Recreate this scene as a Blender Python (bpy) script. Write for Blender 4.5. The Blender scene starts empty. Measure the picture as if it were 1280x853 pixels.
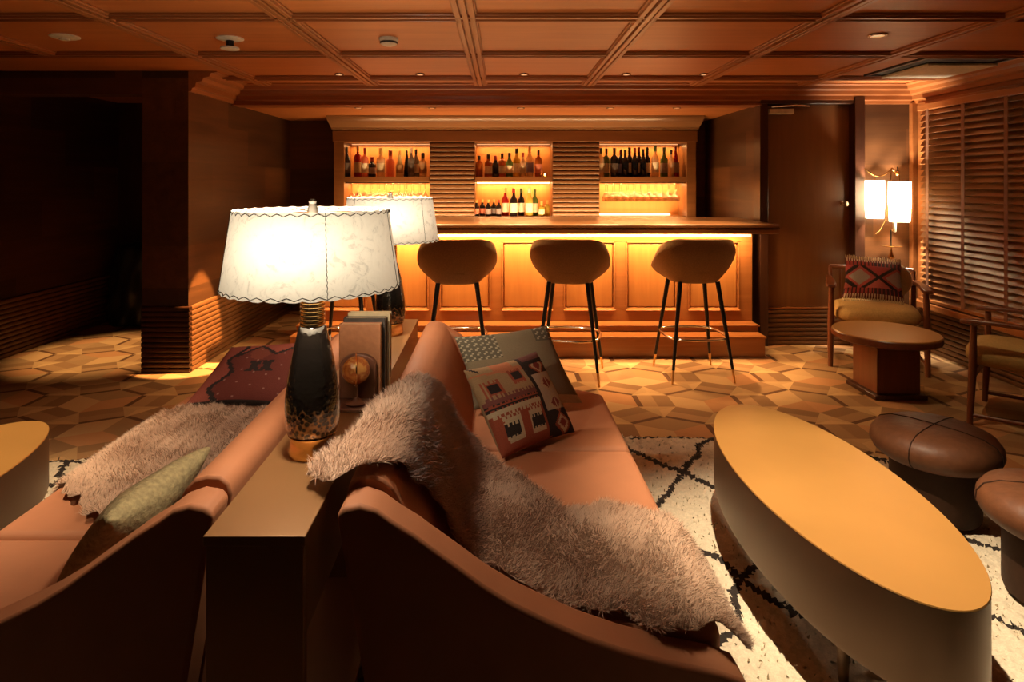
import bpy, math, random
import numpy as np
from mathutils import Vector, Matrix, noise as mnoise

random.seed(7)
RNG = np.random.default_rng(7)
PI = math.pi
SC = bpy.context.scene
COL = SC.collection

# ------------------------------------------------------------------ camera, world, exposure
cam_d = bpy.data.cameras.new('camera')
cam = bpy.data.objects.new('camera', cam_d)
COL.objects.link(cam)
cam.location = (0, 0, 1.4)
cam.rotation_euler = (PI / 2, 0, 0)
cam_d.sensor_width = 36
cam_d.lens = 36 * 780 / 1280
cam_d.shift_x = 12 / 1280
cam_d.shift_y = -198.5 / 1280
cam_d.clip_start = 0.05
SC.camera = cam
SC.view_settings.view_transform = 'Standard'
SC.view_settings.look = 'None'
SC.view_settings.gamma = 1
SC.view_settings.use_curve_mapping = False
SC.view_settings.exposure = 0.0
SC.cycles.use_denoising = True
SC.cycles.max_bounces = 7
SC.cycles.diffuse_bounces = 4
SC.cycles.glossy_bounces = 3
SC.cycles.transmission_bounces = 6
SC.cycles.transparent_max_bounces = 12
SC.cycles.sample_clamp_indirect = 3
SC.cycles.caustics_reflective = True
SC.cycles.blur_glossy = 1.0
SC.cycles.caustics_refractive = False

world = bpy.data.worlds.new('world')
SC.world = world
world.use_nodes = True
world.node_tree.nodes['Background'].inputs[0].default_value = (1.0, 0.55, 0.25, 1)
world.node_tree.nodes['Background'].inputs[1].default_value = 0.003

# light levels (watts)
P_TABLE_LAMP = 16.5
P_FLOOR_LAMP = 95
P_DOWN_BAR = 300
P_DOWN_ALCOVE = 45
P_DOWN_SOFA = 430
P_STRIP_BAR = 85
P_NICHE = 5.5
WARM = (1.0, 0.61, 0.27)
WARM2 = (1.0, 0.53, 0.18)
LAMPC = (1.0, 0.83, 0.62)


def light(name, kind, loc, power, color=WARM, size=0.05, size_y=None, rot=(0, 0, 0), spot=60, blend=0.6, parent=None):
    d = bpy.data.lights.new(name, kind)
    d.energy = power
    d.color = color
    if kind == 'AREA':
        d.shape = 'RECTANGLE' if size_y else 'SQUARE'
        d.size = size
        if size_y:
            d.size_y = size_y
    else:
        d.shadow_soft_size = size
    if kind == 'SPOT':
        d.spot_size = math.radians(spot)
        d.spot_blend = blend
    o = bpy.data.objects.new(name, d)
    COL.objects.link(o)
    o.location = loc
    o.rotation_euler = rot
    if parent:
        o.parent = parent
    return o


# ------------------------------------------------------------------ materials
def mat_new(name):
    m = bpy.data.materials.new(name)
    m.use_nodes = True
    nt = m.node_tree
    b = nt.nodes['Principled BSDF']
    return m, nt, b


def N(nt, typ, **kw):
    n = nt.nodes.new(typ)
    for k, v in kw.items():
        setattr(n, k, v)
    return n


def ramp(nt, stops):
    r = N(nt, 'ShaderNodeValToRGB')
    els = r.color_ramp.elements
    while len(els) < len(stops):
        els.new(0.5)
    for e, (p, c) in zip(els, stops):
        e.position = p
        e.color = (*c, 1) if len(c) == 3 else c
    return r


def plain(name, col, rough=0.5, metal=0.0, noise_amt=0.12, nscale=30, bump=0.0, sheen=0.0, coat=0.0, spec=0.5):
    m, nt, b = mat_new(name)
    tc = N(nt, 'ShaderNodeTexCoord')
    nz = N(nt, 'ShaderNodeTexNoise')
    nz.inputs['Scale'].default_value = nscale
    nz.inputs['Detail'].default_value = 3
    nt.links.new(tc.outputs['Object'], nz.inputs['Vector'])
    lo = tuple(max(0, c * (1 - noise_amt)) for c in col)
    hi = tuple(min(1, c * (1 + noise_amt)) for c in col)
    r = ramp(nt, [(0.3, lo), (0.7, hi)])
    nt.links.new(nz.outputs['Fac'], r.inputs['Fac'])
    nt.links.new(r.outputs['Color'], b.inputs['Base Color'])
    b.inputs['Roughness'].default_value = rough
    b.inputs['Metallic'].default_value = metal
    b.inputs['Specular IOR Level'].default_value = spec
    if sheen:
        b.inputs['Sheen Weight'].default_value = sheen
        b.inputs['Sheen Roughness'].default_value = 0.5
        b.inputs['Sheen Tint'].default_value = (*hi, 1)
    if coat:
        b.inputs['Coat Weight'].default_value = coat
    if bump:
        bp = N(nt, 'ShaderNodeBump')
        bp.inputs['Strength'].default_value = bump
        bp.inputs['Distance'].default_value = 0.01
        nt.links.new(nz.outputs['Fac'], bp.inputs['Height'])
        nt.links.new(bp.outputs['Normal'], b.inputs['Normal'])
    return m


def wood(name, light_c, dark_c, axis='X', scale=6.0, rough=0.38, board=0.0, board_axis='Z', joint=0.0, tone=0.35, spec=0.5):
    """streaky grain running along axis, optional veneer boards of varying tone"""
    m, nt, b = mat_new(name)
    tc = N(nt, 'ShaderNodeTexCoord')
    mp = N(nt, 'ShaderNodeMapping')
    s = [scale * 3.2] * 3
    s['XYZ'.index(axis)] = scale * 0.22
    mp.inputs['Scale'].default_value = s
    nt.links.new(tc.outputs['Object'], mp.inputs['Vector'])
    nz = N(nt, 'ShaderNodeTexNoise')
    nz.inputs['Scale'].default_value = 1.0
    nz.inputs['Detail'].default_value = 5
    nz.inputs['Roughness'].default_value = 0.62
    nz.inputs['Distortion'].default_value = 0.6
    nt.links.new(mp.outputs['Vector'], nz.inputs['Vector'])
    r = ramp(nt, [(0.25, dark_c), (0.55, tuple((a + c) / 2 for a, c in zip(light_c, dark_c))), (0.8, light_c)])
    nt.links.new(nz.outputs['Fac'], r.inputs['Fac'])
    out = r.outputs['Color']
    if board:
        sep = N(nt, 'ShaderNodeSeparateXYZ')
        nt.links.new(tc.outputs['Object'], sep.inputs[0])
        d = N(nt, 'ShaderNodeMath', operation='DIVIDE')
        nt.links.new(sep.outputs[board_axis], d.inputs[0])
        d.inputs[1].default_value = board
        fl = N(nt, 'ShaderNodeMath', operation='FLOOR')
        nt.links.new(d.outputs[0], fl.inputs[0])
        comb = N(nt, 'ShaderNodeCombineXYZ')
        nt.links.new(fl.outputs[0], comb.inputs[0])
        if joint:
            ax2 = axis
            d2 = N(nt, 'ShaderNodeMath', operation='DIVIDE')
            nt.links.new(sep.outputs[ax2], d2.inputs[0])
            d2.inputs[1].default_value = joint
            a2 = N(nt, 'ShaderNodeMath', operation='MULTIPLY_ADD')
            nt.links.new(fl.outputs[0], a2.inputs[0])
            a2.inputs[1].default_value = 0.37
            nt.links.new(d2.outputs[0], a2.inputs[2])
            f2 = N(nt, 'ShaderNodeMath', operation='FLOOR')
            nt.links.new(a2.outputs[0], f2.inputs[0])
            nt.links.new(f2.outputs[0], comb.inputs[1])
        wn = N(nt, 'ShaderNodeTexWhiteNoise')
        nt.links.new(comb.outputs[0], wn.inputs['Vector'])
        mr = N(nt, 'ShaderNodeMapRange')
        nt.links.new(wn.outputs['Value'], mr.inputs['Value'])
        mr.inputs['To Min'].default_value = 1 - tone
        mr.inputs['To Max'].default_value = 1 + tone * 0.4
        mx = N(nt, 'ShaderNodeVectorMath', operation='SCALE')
        nt.links.new(out, mx.inputs[0])
        nt.links.new(mr.outputs[0], mx.inputs['Scale'])
        out = mx.outputs[0]
    nt.links.new(out, b.inputs['Base Color'])
    b.inputs['Roughness'].default_value = rough
    b.inputs['Specular IOR Level'].default_value = spec
    bp = N(nt, 'ShaderNodeBump')
    bp.inputs['Strength'].default_value = 0.08
    bp.inputs['Distance'].default_value = 0.004
    nt.links.new(nz.outputs['Fac'], bp.inputs['Height'])
    nt.links.new(bp.outputs['Normal'], b.inputs['Normal'])
    return m


def vcol(name, rough=0.85, bump=0.25, bscale=220, sheen=0.0, translucent=0.0, spec=0.3):
    """uses the colours woven into the mesh (attribute 'weave')"""
    m, nt, b = mat_new(name)
    at = N(nt, 'ShaderNodeAttribute', attribute_name='weave')
    tc = N(nt, 'ShaderNodeTexCoord')
    nz = N(nt, 'ShaderNodeTexNoise')
    nz.inputs['Scale'].default_value = bscale
    nt.links.new(tc.outputs['Object'], nz.inputs['Vector'])
    mr = N(nt, 'ShaderNodeMapRange')
    nt.links.new(nz.outputs['Fac'], mr.inputs['Value'])
    mr.inputs['To Min'].default_value = 0.75
    mr.inputs['To Max'].default_value = 1.2
    mx = N(nt, 'ShaderNodeVectorMath', operation='SCALE')
    nt.links.new(at.outputs['Color'], mx.inputs[0])
    nt.links.new(mr.outputs[0], mx.inputs['Scale'])
    nt.links.new(mx.outputs[0], b.inputs['Base Color'])
    b.inputs['Roughness'].default_value = rough
    b.inputs['Specular IOR Level'].default_value = spec
    b.inputs['Sheen Weight'].default_value = sheen
    if bump:
        bp = N(nt, 'ShaderNodeBump')
        bp.inputs['Strength'].default_value = bump
        bp.inputs['Distance'].default_value = 0.003
        nt.links.new(nz.outputs['Fac'], bp.inputs['Height'])
        nt.links.new(bp.outputs['Normal'], b.inputs['Normal'])
    if translucent:
        tr = N(nt, 'ShaderNodeBsdfTranslucent')
        nt.links.new(mx.outputs[0], tr.inputs['Color'])
        ms = N(nt, 'ShaderNodeMixShader')
        ms.inputs[0].default_value = translucent
        nt.links.new(b.outputs[0], ms.inputs[1])
        nt.links.new(tr.outputs[0], ms.inputs[2])
        nt.links.new(ms.outputs[0], nt.nodes['Material Output'].inputs['Surface'])
    return m


def emitter(name, col, strength):
    m, nt, b = mat_new(name)
    b.inputs['Base Color'].default_value = (*col, 1)
    b.inputs['Emission Color'].default_value = (*col, 1)
    b.inputs['Emission Strength'].default_value = strength
    return m


def shade_mat(name, col, trans, veins=True):
    """parchment lamp shade: part of the bulb's light passes through"""
    m, nt, b = mat_new(name)
    tc = N(nt, 'ShaderNodeTexCoord')
    nz = N(nt, 'ShaderNodeTexNoise')
    nz.inputs['Scale'].default_value = 26
    nz.inputs['Detail'].default_value = 7
    nz.inputs['Roughness'].default_value = 0.7
    nz.inputs['Distortion'].default_value = 1.4
    nt.links.new(tc.outputs['Object'], nz.inputs['Vector'])
    r = ramp(nt, [(0.36, tuple(c * 0.72 for c in col)), (0.45, tuple(c * 0.93 for c in col)), (0.75, col)])
    nt.links.new(nz.outputs['Fac'], r.inputs['Fac'])
    tr = N(nt, 'ShaderNodeBsdfTranslucent')
    df = N(nt, 'ShaderNodeBsdfDiffuse')
    nt.links.new(r.outputs[0], tr.inputs['Color'])
    nt.links.new(r.outputs[0], df.inputs['Color'])
    ms = N(nt, 'ShaderNodeMixShader')
    ms.inputs[0].default_value = trans
    nt.links.new(df.outputs[0], ms.inputs[1])
    nt.links.new(tr.outputs[0], ms.inputs[2])
    nt.links.new(ms.outputs[0], nt.nodes['Material Output'].inputs['Surface'])
    return m


def glass_thin(name, col=(1, 1, 1), clear=0.8, rough=0.05):
    m, nt, b = mat_new(name)
    tb = N(nt, 'ShaderNodeBsdfTransparent')
    tb.inputs['Color'].default_value = (*col, 1)
    gl = N(nt, 'ShaderNodeBsdfGlossy')
    gl.inputs['Roughness'].default_value = rough
    fr = N(nt, 'ShaderNodeLayerWeight')
    fr.inputs['Blend'].default_value = 0.35
    mr = N(nt, 'ShaderNodeMapRange')
    nt.links.new(fr.outputs['Facing'], mr.inputs['Value'])
    mr.inputs['To Min'].default_value = 1 - clear
    mr.inputs['To Max'].default_value = 0.9
    ms = N(nt, 'ShaderNodeMixShader')
    nt.links.new(mr.outputs[0], ms.inputs[0])
    nt.links.new(tb.outputs[0], ms.inputs[1])
    nt.links.new(gl.outputs[0], ms.inputs[2])
    nt.links.new(ms.outputs[0], nt.nodes['Material Output'].inputs['Surface'])
    return m


def bottle_glass(name, col, clear):
    """coloured glass: tinted see-through mixed with a glossy coloured body"""
    m, nt, b = mat_new(name)
    b.inputs['Base Color'].default_value = (*col, 1)
    b.inputs['Roughness'].default_value = 0.12
    tb = N(nt, 'ShaderNodeBsdfTransparent')
    tint = tuple(min(1, c ** 0.5) for c in col)
    tb.inputs['Color'].default_value = (*tint, 1)
    ms = N(nt, 'ShaderNodeMixShader')
    ms.inputs[0].default_value = clear
    nt.links.new(b.outputs[0], ms.inputs[1])
    nt.links.new(tb.outputs[0], ms.inputs[2])
    nt.links.new(ms.outputs[0], nt.nodes['Material Output'].inputs['Surface'])
    return m


MT = {}
MT['ceil'] = wood('ceiling_veneer', (0.52, 0.185, 0.050), (0.37, 0.116, 0.028), 'X', 5, 0.42, tone=0.1)
MT['beam'] = wood('beam_wood', (0.40, 0.15, 0.042), (0.28, 0.09, 0.024), 'Y', 6, 0.33)
MT['crown'] = wood('crown_wood', (0.34, 0.115, 0.033), (0.20, 0.06, 0.017), 'X', 6, 0.33)
MT['wall'] = wood('wall_veneer', (0.155, 0.060, 0.019), (0.065, 0.024, 0.008), 'X', 4, 0.42, board=0.31, joint=1.1, tone=0.5)
MT['wallY'] = wood('side_wall_veneer', (0.155, 0.060, 0.019), (0.065, 0.024, 0.008), 'Y', 4, 0.42, board=0.31, joint=1.1, tone=0.5)
MT['rib'] = wood('ribbed_wood', (0.20, 0.09, 0.034), (0.12, 0.05, 0.018), 'X', 5, 0.38)
MT['ribY'] = wood('side_ribbed_wood', (0.17, 0.072, 0.025), (0.10, 0.04, 0.014), 'Y', 5, 0.38)
MT['door'] = wood('door_veneer', (0.21, 0.085, 0.026), (0.14, 0.052, 0.016), 'Z', 4, 0.35)
MT['frame'] = wood('dark_frame_wood', (0.07, 0.024, 0.01), (0.035, 0.012, 0.006), 'Z', 5, 0.35)
MT['bar'] = wood('bar_wood', (0.40, 0.150, 0.042), (0.27, 0.092, 0.025), 'X', 5, 0.2)
MT['barpanel'] = wood('bar_panel_veneer', (0.46, 0.185, 0.046), (0.34, 0.125, 0.03), 'Z', 5, 0.35)
MT['top'] = wood('counter_wood', (0.26, 0.125, 0.052), (0.15, 0.065, 0.026), 'X', 5, 0.28)
MT['cab'] = wood('cabinet_wood', (0.24, 0.095, 0.030), (0.14, 0.052, 0.016), 'X', 5, 0.35)
MT['niche'] = wood('niche_veneer', (0.50, 0.20, 0.055), (0.40, 0.15, 0.04), 'Z', 5, 0.45)
MT['chairwood'] = wood('chair_wood', (0.22, 0.065, 0.02), (0.12, 0.035, 0.012), 'Z', 8, 0.32)
MT['blind'] = wood('blind_slat_wood', (0.32, 0.135, 0.040), (0.20, 0.08, 0.024), 'Y', 6, 0.36)
MT['tape'] = plain('blind_tape', (0.20, 0.08, 0.035), 0.8)
MT['carpet'] = vcol('carpet_weave', 0.95, 0.3, 260, spec=0.1)
MT['ivory_fur'] = vcol('sheepskin_wool', 0.9, 0, sheen=0.2, translucent=0.25)
MT['rug'] = vcol('rug_wool', 0.95, 0.3, 200, translucent=0.1)
MT['kilim'] = vcol('kilim_weave', 0.9, 0.4, 260)
MT['velvet'] = plain('pink_brown_velvet', (0.41, 0.158, 0.068), 0.72, sheen=0.35, noise_amt=0.06, nscale=9)
MT['console'] = plain('bronze_lacquer', (0.31, 0.155, 0.060), 0.36, 0.35, 0.06, 3)
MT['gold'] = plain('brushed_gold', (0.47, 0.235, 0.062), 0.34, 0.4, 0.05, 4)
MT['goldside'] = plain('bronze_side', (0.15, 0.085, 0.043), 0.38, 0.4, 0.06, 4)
MT['brass'] = plain('polished_brass', (0.85, 0.52, 0.2), 0.22, 1.0, 0.05)
MT['chrome'] = plain('warm_chrome', (0.85, 0.75, 0.62), 0.18, 1.0, 0.05)
MT['black'] = plain('black_metal', (0.012, 0.010, 0.009), 0.35, 0.3)
MT['stool'] = plain('taupe_stool_fabric', (0.29, 0.165, 0.072), 0.85, sheen=0.5, nscale=120, bump=0.2)
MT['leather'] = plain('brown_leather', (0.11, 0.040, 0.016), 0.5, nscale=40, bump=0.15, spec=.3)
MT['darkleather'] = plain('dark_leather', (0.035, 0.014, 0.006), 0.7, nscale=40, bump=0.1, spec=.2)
MT['seatfab'] = plain('mustard_seat_fabric', (0.50, 0.31, 0.10), 0.85, sheen=0.2, nscale=80, bump=0.2)
MT['seatfab2'] = plain('olive_mustard_seat_fabric', (0.36, 0.23, 0.07), 0.85, sheen=0.2, nscale=80, bump=0.2)
MT['cream'] = plain('cream_cloth', (0.6, 0.46, 0.27), 0.9, nscale=90, bump=0.3)
MT['olive'] = plain('olive_beige_cloth', (0.42, 0.34, 0.17), 0.9, nscale=70, bump=0.5, noise_amt=0.25)
MT['plaster'] = plain('ivory_plastic', (0.62, 0.56, 0.42), 0.45)
MT['shade'] = shade_mat('parchment_shade', (0.90, 0.87, 0.77), 0.080)
MT['shade2'] = shade_mat('milk_shade', (0.95, 0.86, 0.68), 0.5)
MT['stitch'] = plain('dark_stitching', (0.05, 0.04, 0.03), 0.8)
MT['led'] = emitter('led_strip', (1.0, 0.62, 0.26), 7)
MT['led2'] = emitter('niche_led_strip', (1.0, 0.66, 0.28), 9)
MT['led3'] = emitter('soft_led_strip', (1.0, 0.6, 0.25), 1.3)
MT['led4'] = emitter('led_diffuser_glow', (1.0, 0.62, 0.27), 1.6)
MT['lens'] = emitter('downlight_lens', (1.0, 0.7, 0.4), .5)
MT['blackgap'] = plain('black_gap', (0.006, 0.005, 0.005), 0.7)
MT['tan'] = plain('tan_leather_cover', (0.34, 0.14, 0.06), 0.5, nscale=60, bump=0.1)
MT['page'] = plain('paper_pages', (0.6, 0.47, 0.28), 0.8)
MT['darkbook'] = plain('dark_book_cloth', (0.03, 0.02, 0.015), 0.6)
MT['archwood'] = plain('dark_walnut', (0.11, 0.04, 0.02), 0.4)
MT['blackcloth'] = plain('black_shiny_cloth', (0.010, 0.012, 0.016), 0.35, sheen=0.2)
MT['handle'] = plain('ferrule_brass', (0.8, 0.5, 0.2), 0.3, 0.9)
MT['foam'] = plain('grey_beige_linen', (0.36, 0.29, 0.18), 0.9, nscale=140, bump=0.2)


def hammered(name, col):
    m, nt, b = mat_new(name)
    tc = N(nt, 'ShaderNodeTexCoord')
    vo = N(nt, 'ShaderNodeTexVoronoi')
    vo.inputs['Scale'].default_value = 95
    nt.links.new(tc.outputs['Object'], vo.inputs['Vector'])
    nz = N(nt, 'ShaderNodeTexNoise')
    nz.inputs['Scale'].default_value = 14
    nt.links.new(tc.outputs['Object'], nz.inputs['Vector'])
    # gold mottling gathers low on the body
    sep = N(nt, 'ShaderNodeSeparateXYZ')
    nt.links.new(tc.outputs['Object'], sep.inputs[0])
    mr = N(nt, 'ShaderNodeMapRange')
    mr.inputs['From Min'].default_value = 0.2
    mr.inputs['From Max'].default_value = 0.04
    nt.links.new(sep.outputs['Z'], mr.inputs['Value'])
    mul = N(nt, 'ShaderNodeMath', operation='MULTIPLY')
    nt.links.new(mr.outputs[0], mul.inputs[0])
    nt.links.new(vo.outputs['Distance'], mul.inputs[1])
    r = ramp(nt, [(0.28, (0.012, 0.009, 0.007)), (0.5, (0.30, 0.15, 0.05))])
    nt.links.new(mul.outputs[0], r.inputs['Fac'])
    nt.links.new(r.outputs[0], b.inputs['Base Color'])
    b.inputs['Roughness'].default_value = 0.1
    b.inputs['Metallic'].default_value = 0.45
    b.inputs['Coat Weight'].default_value = 0.6
    bp = N(nt, 'ShaderNodeBump')
    bp.inputs['Strength'].default_value = 0.35
    bp.inputs['Distance'].default_value = 0.004
    nt.links.new(vo.outputs['Distance'], bp.inputs['Height'])
    nt.links.new(bp.outputs['Normal'], b.inputs['Normal'])
    return m


MT['lampbody'] = hammered('mottled_black_glaze', (0.02, 0.015, 0.01))


def globe_mat():
    m, nt, b = mat_new('antique_globe_map')
    tc = N(nt, 'ShaderNodeTexCoord')
    nz = N(nt, 'ShaderNodeTexNoise')
    nz.inputs['Scale'].default_value = 28
    nz.inputs['Detail'].default_value = 6
    nt.links.new(tc.outputs['Object'], nz.inputs['Vector'])
    r = ramp(nt, [(0.42, (0.55, 0.20, 0.04)), (0.5, (0.38, 0.10, 0.025)), (0.58, (0.62, 0.30, 0.08))])
    nt.links.new(nz.outputs['Fac'], r.inputs['Fac'])
    nt.links.new(r.outputs[0], b.inputs['Base Color'])
    b.inputs['Roughness'].default_value = 0.15
    b.inputs['Coat Weight'].default_value = 0.5
    return m


MT['globe'] = globe_mat()


# ------------------------------------------------------------------ mesh builder
class M:
    def __init__(s):
        s.v = []
        s.f = []
        s.c = None

    def add(s, vs, fs, cs=None):
        o = len(s.v)
        s.v += [tuple(p) for p in vs]
        s.f += [tuple(i + o for i in f) for f in fs]
        if cs is not None:
            if s.c is None:
                s.c = []
            s.c += list(cs)
        return s

    def box(s, x0, x1, y0, y1, z0, z1):
        x0, x1 = sorted((x0, x1)); y0, y1 = sorted((y0, y1)); z0, z1 = sorted((z0, z1))
        v = [(x, y, z) for z in (z0, z1) for y in (y0, y1) for x in (x0, x1)]
        f = [(0, 2, 3, 1), (4, 5, 7, 6), (0, 1, 5, 4), (2, 6, 7, 3), (0, 4, 6, 2), (1, 3, 7, 5)]
        return s.add(v, f)

    def prism(s, poly, axis, a0, a1):
        """poly: 2-D points in the plane normal to axis (order of the two other axes x<y<z)"""
        n = len(poly)
        def mk(p, a):
            if axis == 'X': return (a, p[0], p[1])
            if axis == 'Y': return (p[0], a, p[1])
            return (p[0], p[1], a)
        v = [mk(p, a0) for p in poly] + [mk(p, a1) for p in poly]
        area = sum(poly[i][0] * poly[(i + 1) % n][1] - poly[(i + 1) % n][0] * poly[i][1] for i in range(n))
        flip = (area > 0) ^ (axis == 'Y') ^ (a1 < a0)
        f = [tuple(range(n - 1, -1, -1)), tuple(range(n, 2 * n))] + [(i, (i + 1) % n, n + (i + 1) % n, n + i) for i in range(n)]
        if not flip:
            f = [tuple(reversed(q)) for q in f]
        return s.add(v, f)

    def lathe(s, prof, cx=0, cy=0, n=32, cap=True):
        v = []
        for r, z in prof:
            for k in range(n):
                a = 2 * PI * k / n
                v.append((cx + r * math.cos(a), cy + r * math.sin(a), z))
        f = []
        for i in range(len(prof) - 1):
            for k in range(n):
                k2 = (k + 1) % n
                f.append((i * n + k, i * n + k2, (i + 1) * n + k2, (i + 1) * n + k))
        if cap:
            f.append(tuple(range(n - 1, -1, -1)))
            f.append(tuple((len(prof) - 1) * n + k for k in range(n)))
        return s.add(v, f)

    def tube(s, pts, r, n=10, closed=False):
        pts = [Vector(p) for p in pts]
        rs = r if isinstance(r, (list, tuple)) else [r] * len(pts)
        m = len(pts)
        v = []
        up = None
        for i, p in enumerate(pts):
            if closed:
                t = (pts[(i + 1) % m] - pts[i - 1]).normalized()
            else:
                t = (pts[min(i + 1, m - 1)] - pts[max(i - 1, 0)]).normalized()
            if up is None:
                up = Vector((0, 0, 1)) if abs(t.z) < 0.9 else Vector((1, 0, 0))
            a = t.cross(up).normalized()
            bb = a.cross(t).normalized()
            up = bb
            for k in range(n):
                w = 2 * PI * k / n
                v.append(p + a * math.cos(w) * rs[i] + bb * math.sin(w) * rs[i])
        f = []
        for i in range(m if closed else m - 1):
            j = (i + 1) % m
            for k in range(n):
                k2 = (k + 1) % n
                f.append((i * n + k, i * n + k2, j * n + k2, j * n + k))
        if not closed:
            f.append(tuple(range(n - 1, -1, -1)))
            f.append(tuple((m - 1) * n + k for k in range(n)))
        return s.add(v, f)

    def ball(s, c, r, n=16, m=10, sq=(1, 1, 1)):
        v = []; f = []
        for i in range(1, m):
            t = PI * i / m
            for k in range(n):
                a = 2 * PI * k / n
                v.append((c[0] + r * sq[0] * math.sin(t) * math.cos(a), c[1] + r * sq[1] * math.sin(t) * math.sin(a), c[2] + r * sq[2] * math.cos(t)))
        top = len(v); v.append((c[0], c[1], c[2] + r * sq[2]))
        bot = len(v); v.append((c[0], c[1], c[2] - r * sq[2]))
        for i in range(m - 2):
            for k in range(n):
                k2 = (k + 1) % n
                f.append((i * n + k, (i + 1) * n + k, (i + 1) * n + k2, i * n + k2))
        for k in range(n):
            k2 = (k + 1) % n
            f.append((top, k, k2)); f.append((bot, (m - 2) * n + k2, (m - 2) * n + k))
        return s.add(v, f)

    def xf(s, mat, start=0):
        for i in range(start, len(s.v)):
            s.v[i] = tuple(mat @ Vector(s.v[i]))
        return s

    def build(s, name, mat, parent=None, angle=35, bevel=0.0, segs=2, origin=None, subsurf=0):
        me = bpy.data.meshes.new(name)
        vs = s.v
        o = origin
        if o is None and parent is not None and parent.get('_w'):
            o = parent['_w']
        if o is not None:
            vs = [(a[0] - o[0], a[1] - o[1], a[2] - o[2]) for a in vs]
        me.from_pydata(vs, [], s.f)
        me.materials.append(mat)
        if s.c is not None:
            ca = me.color_attributes.new('weave', 'FLOAT_COLOR', 'CORNER')
            arr = []
            for fc, col in zip(s.f, s.c):
                arr += (list(col) + [1.0]) * len(fc)
            ca.data.foreach_set('color', arr)
        me.polygons.foreach_set('use_smooth', [True] * len(me.polygons))
        me.set_sharp_from_angle(angle=math.radians(angle))
        me.update()
        ob = bpy.data.objects.new(name, me)
        COL.objects.link(ob)
        if parent is not None:
            ob.parent = parent
            if parent.type == 'MESH' and o is not None:
                pass
        elif origin is not None:
            ob.location = origin
        if bevel:
            bm = ob.modifiers.new('bevel', 'BEVEL')
            bm.width = bevel
            bm.segments = segs
            bm.limit_method = 'ANGLE'
            bm.angle_limit = math.radians(40)
            bm.harden_normals = False
        if subsurf:
            ss = ob.modifiers.new('sub', 'SUBSURF')
            ss.levels = subsurf
            ss.render_levels = subsurf
        return ob


def thing(name, label, cat, loc=(0, 0, 0), rz=0, group=None, world=False):
    """Empty at the thing's base. world=True: its parts' vertices are given in world space"""
    o = bpy.data.objects.new(name, None)
    COL.objects.link(o)
    o.empty_display_size = 0.1
    o.location = loc
    o.rotation_euler = (0, 0, rz)
    o['label'] = label
    o['category'] = cat
    if group:
        o['group'] = group
    if world:
        o['_w'] = tuple(loc)
    return o


def tag(o, label, cat, group=None, kind=None):
    o['label'] = label
    o['category'] = cat
    if group:
        o['group'] = group
    if kind:
        o['kind'] = kind
    return o


def struct(o, label=None):
    o['kind'] = 'structure'
    if label:
        o['label'] = label
        o['category'] = 'structure'
    return o


def subpart(m, name, mat, par, origin, **kw):
    """child of a mesh part whose own origin equals the thing's origin"""
    return m.build(name, mat, par, origin=origin, **kw)


def clone(root, loc, rz, label, group=None):
    r = root.copy(); COL.objects.link(r)
    r.location = loc; r.rotation_euler = (0, 0, rz)
    r['label'] = label
    if group: r['group'] = group
    for ch in list(root.children):
        c = ch.copy(); COL.objects.link(c); c.parent = r
        for g in list(ch.children):
            d = g.copy(); COL.objects.link(d); d.parent = c
    return r


# ------------------------------------------------------------------ room shell
XR, XL = 3.53, -3.97
ZC = 2.22
YD = 5.35           # door wall plane
YB = 6.80           # alcove back wall
ZA = 2.07           # alcove ceiling
YN = 1.15
PX0, PX1, PY = -2.65, -2.31, 4.59     # pillar face

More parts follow.
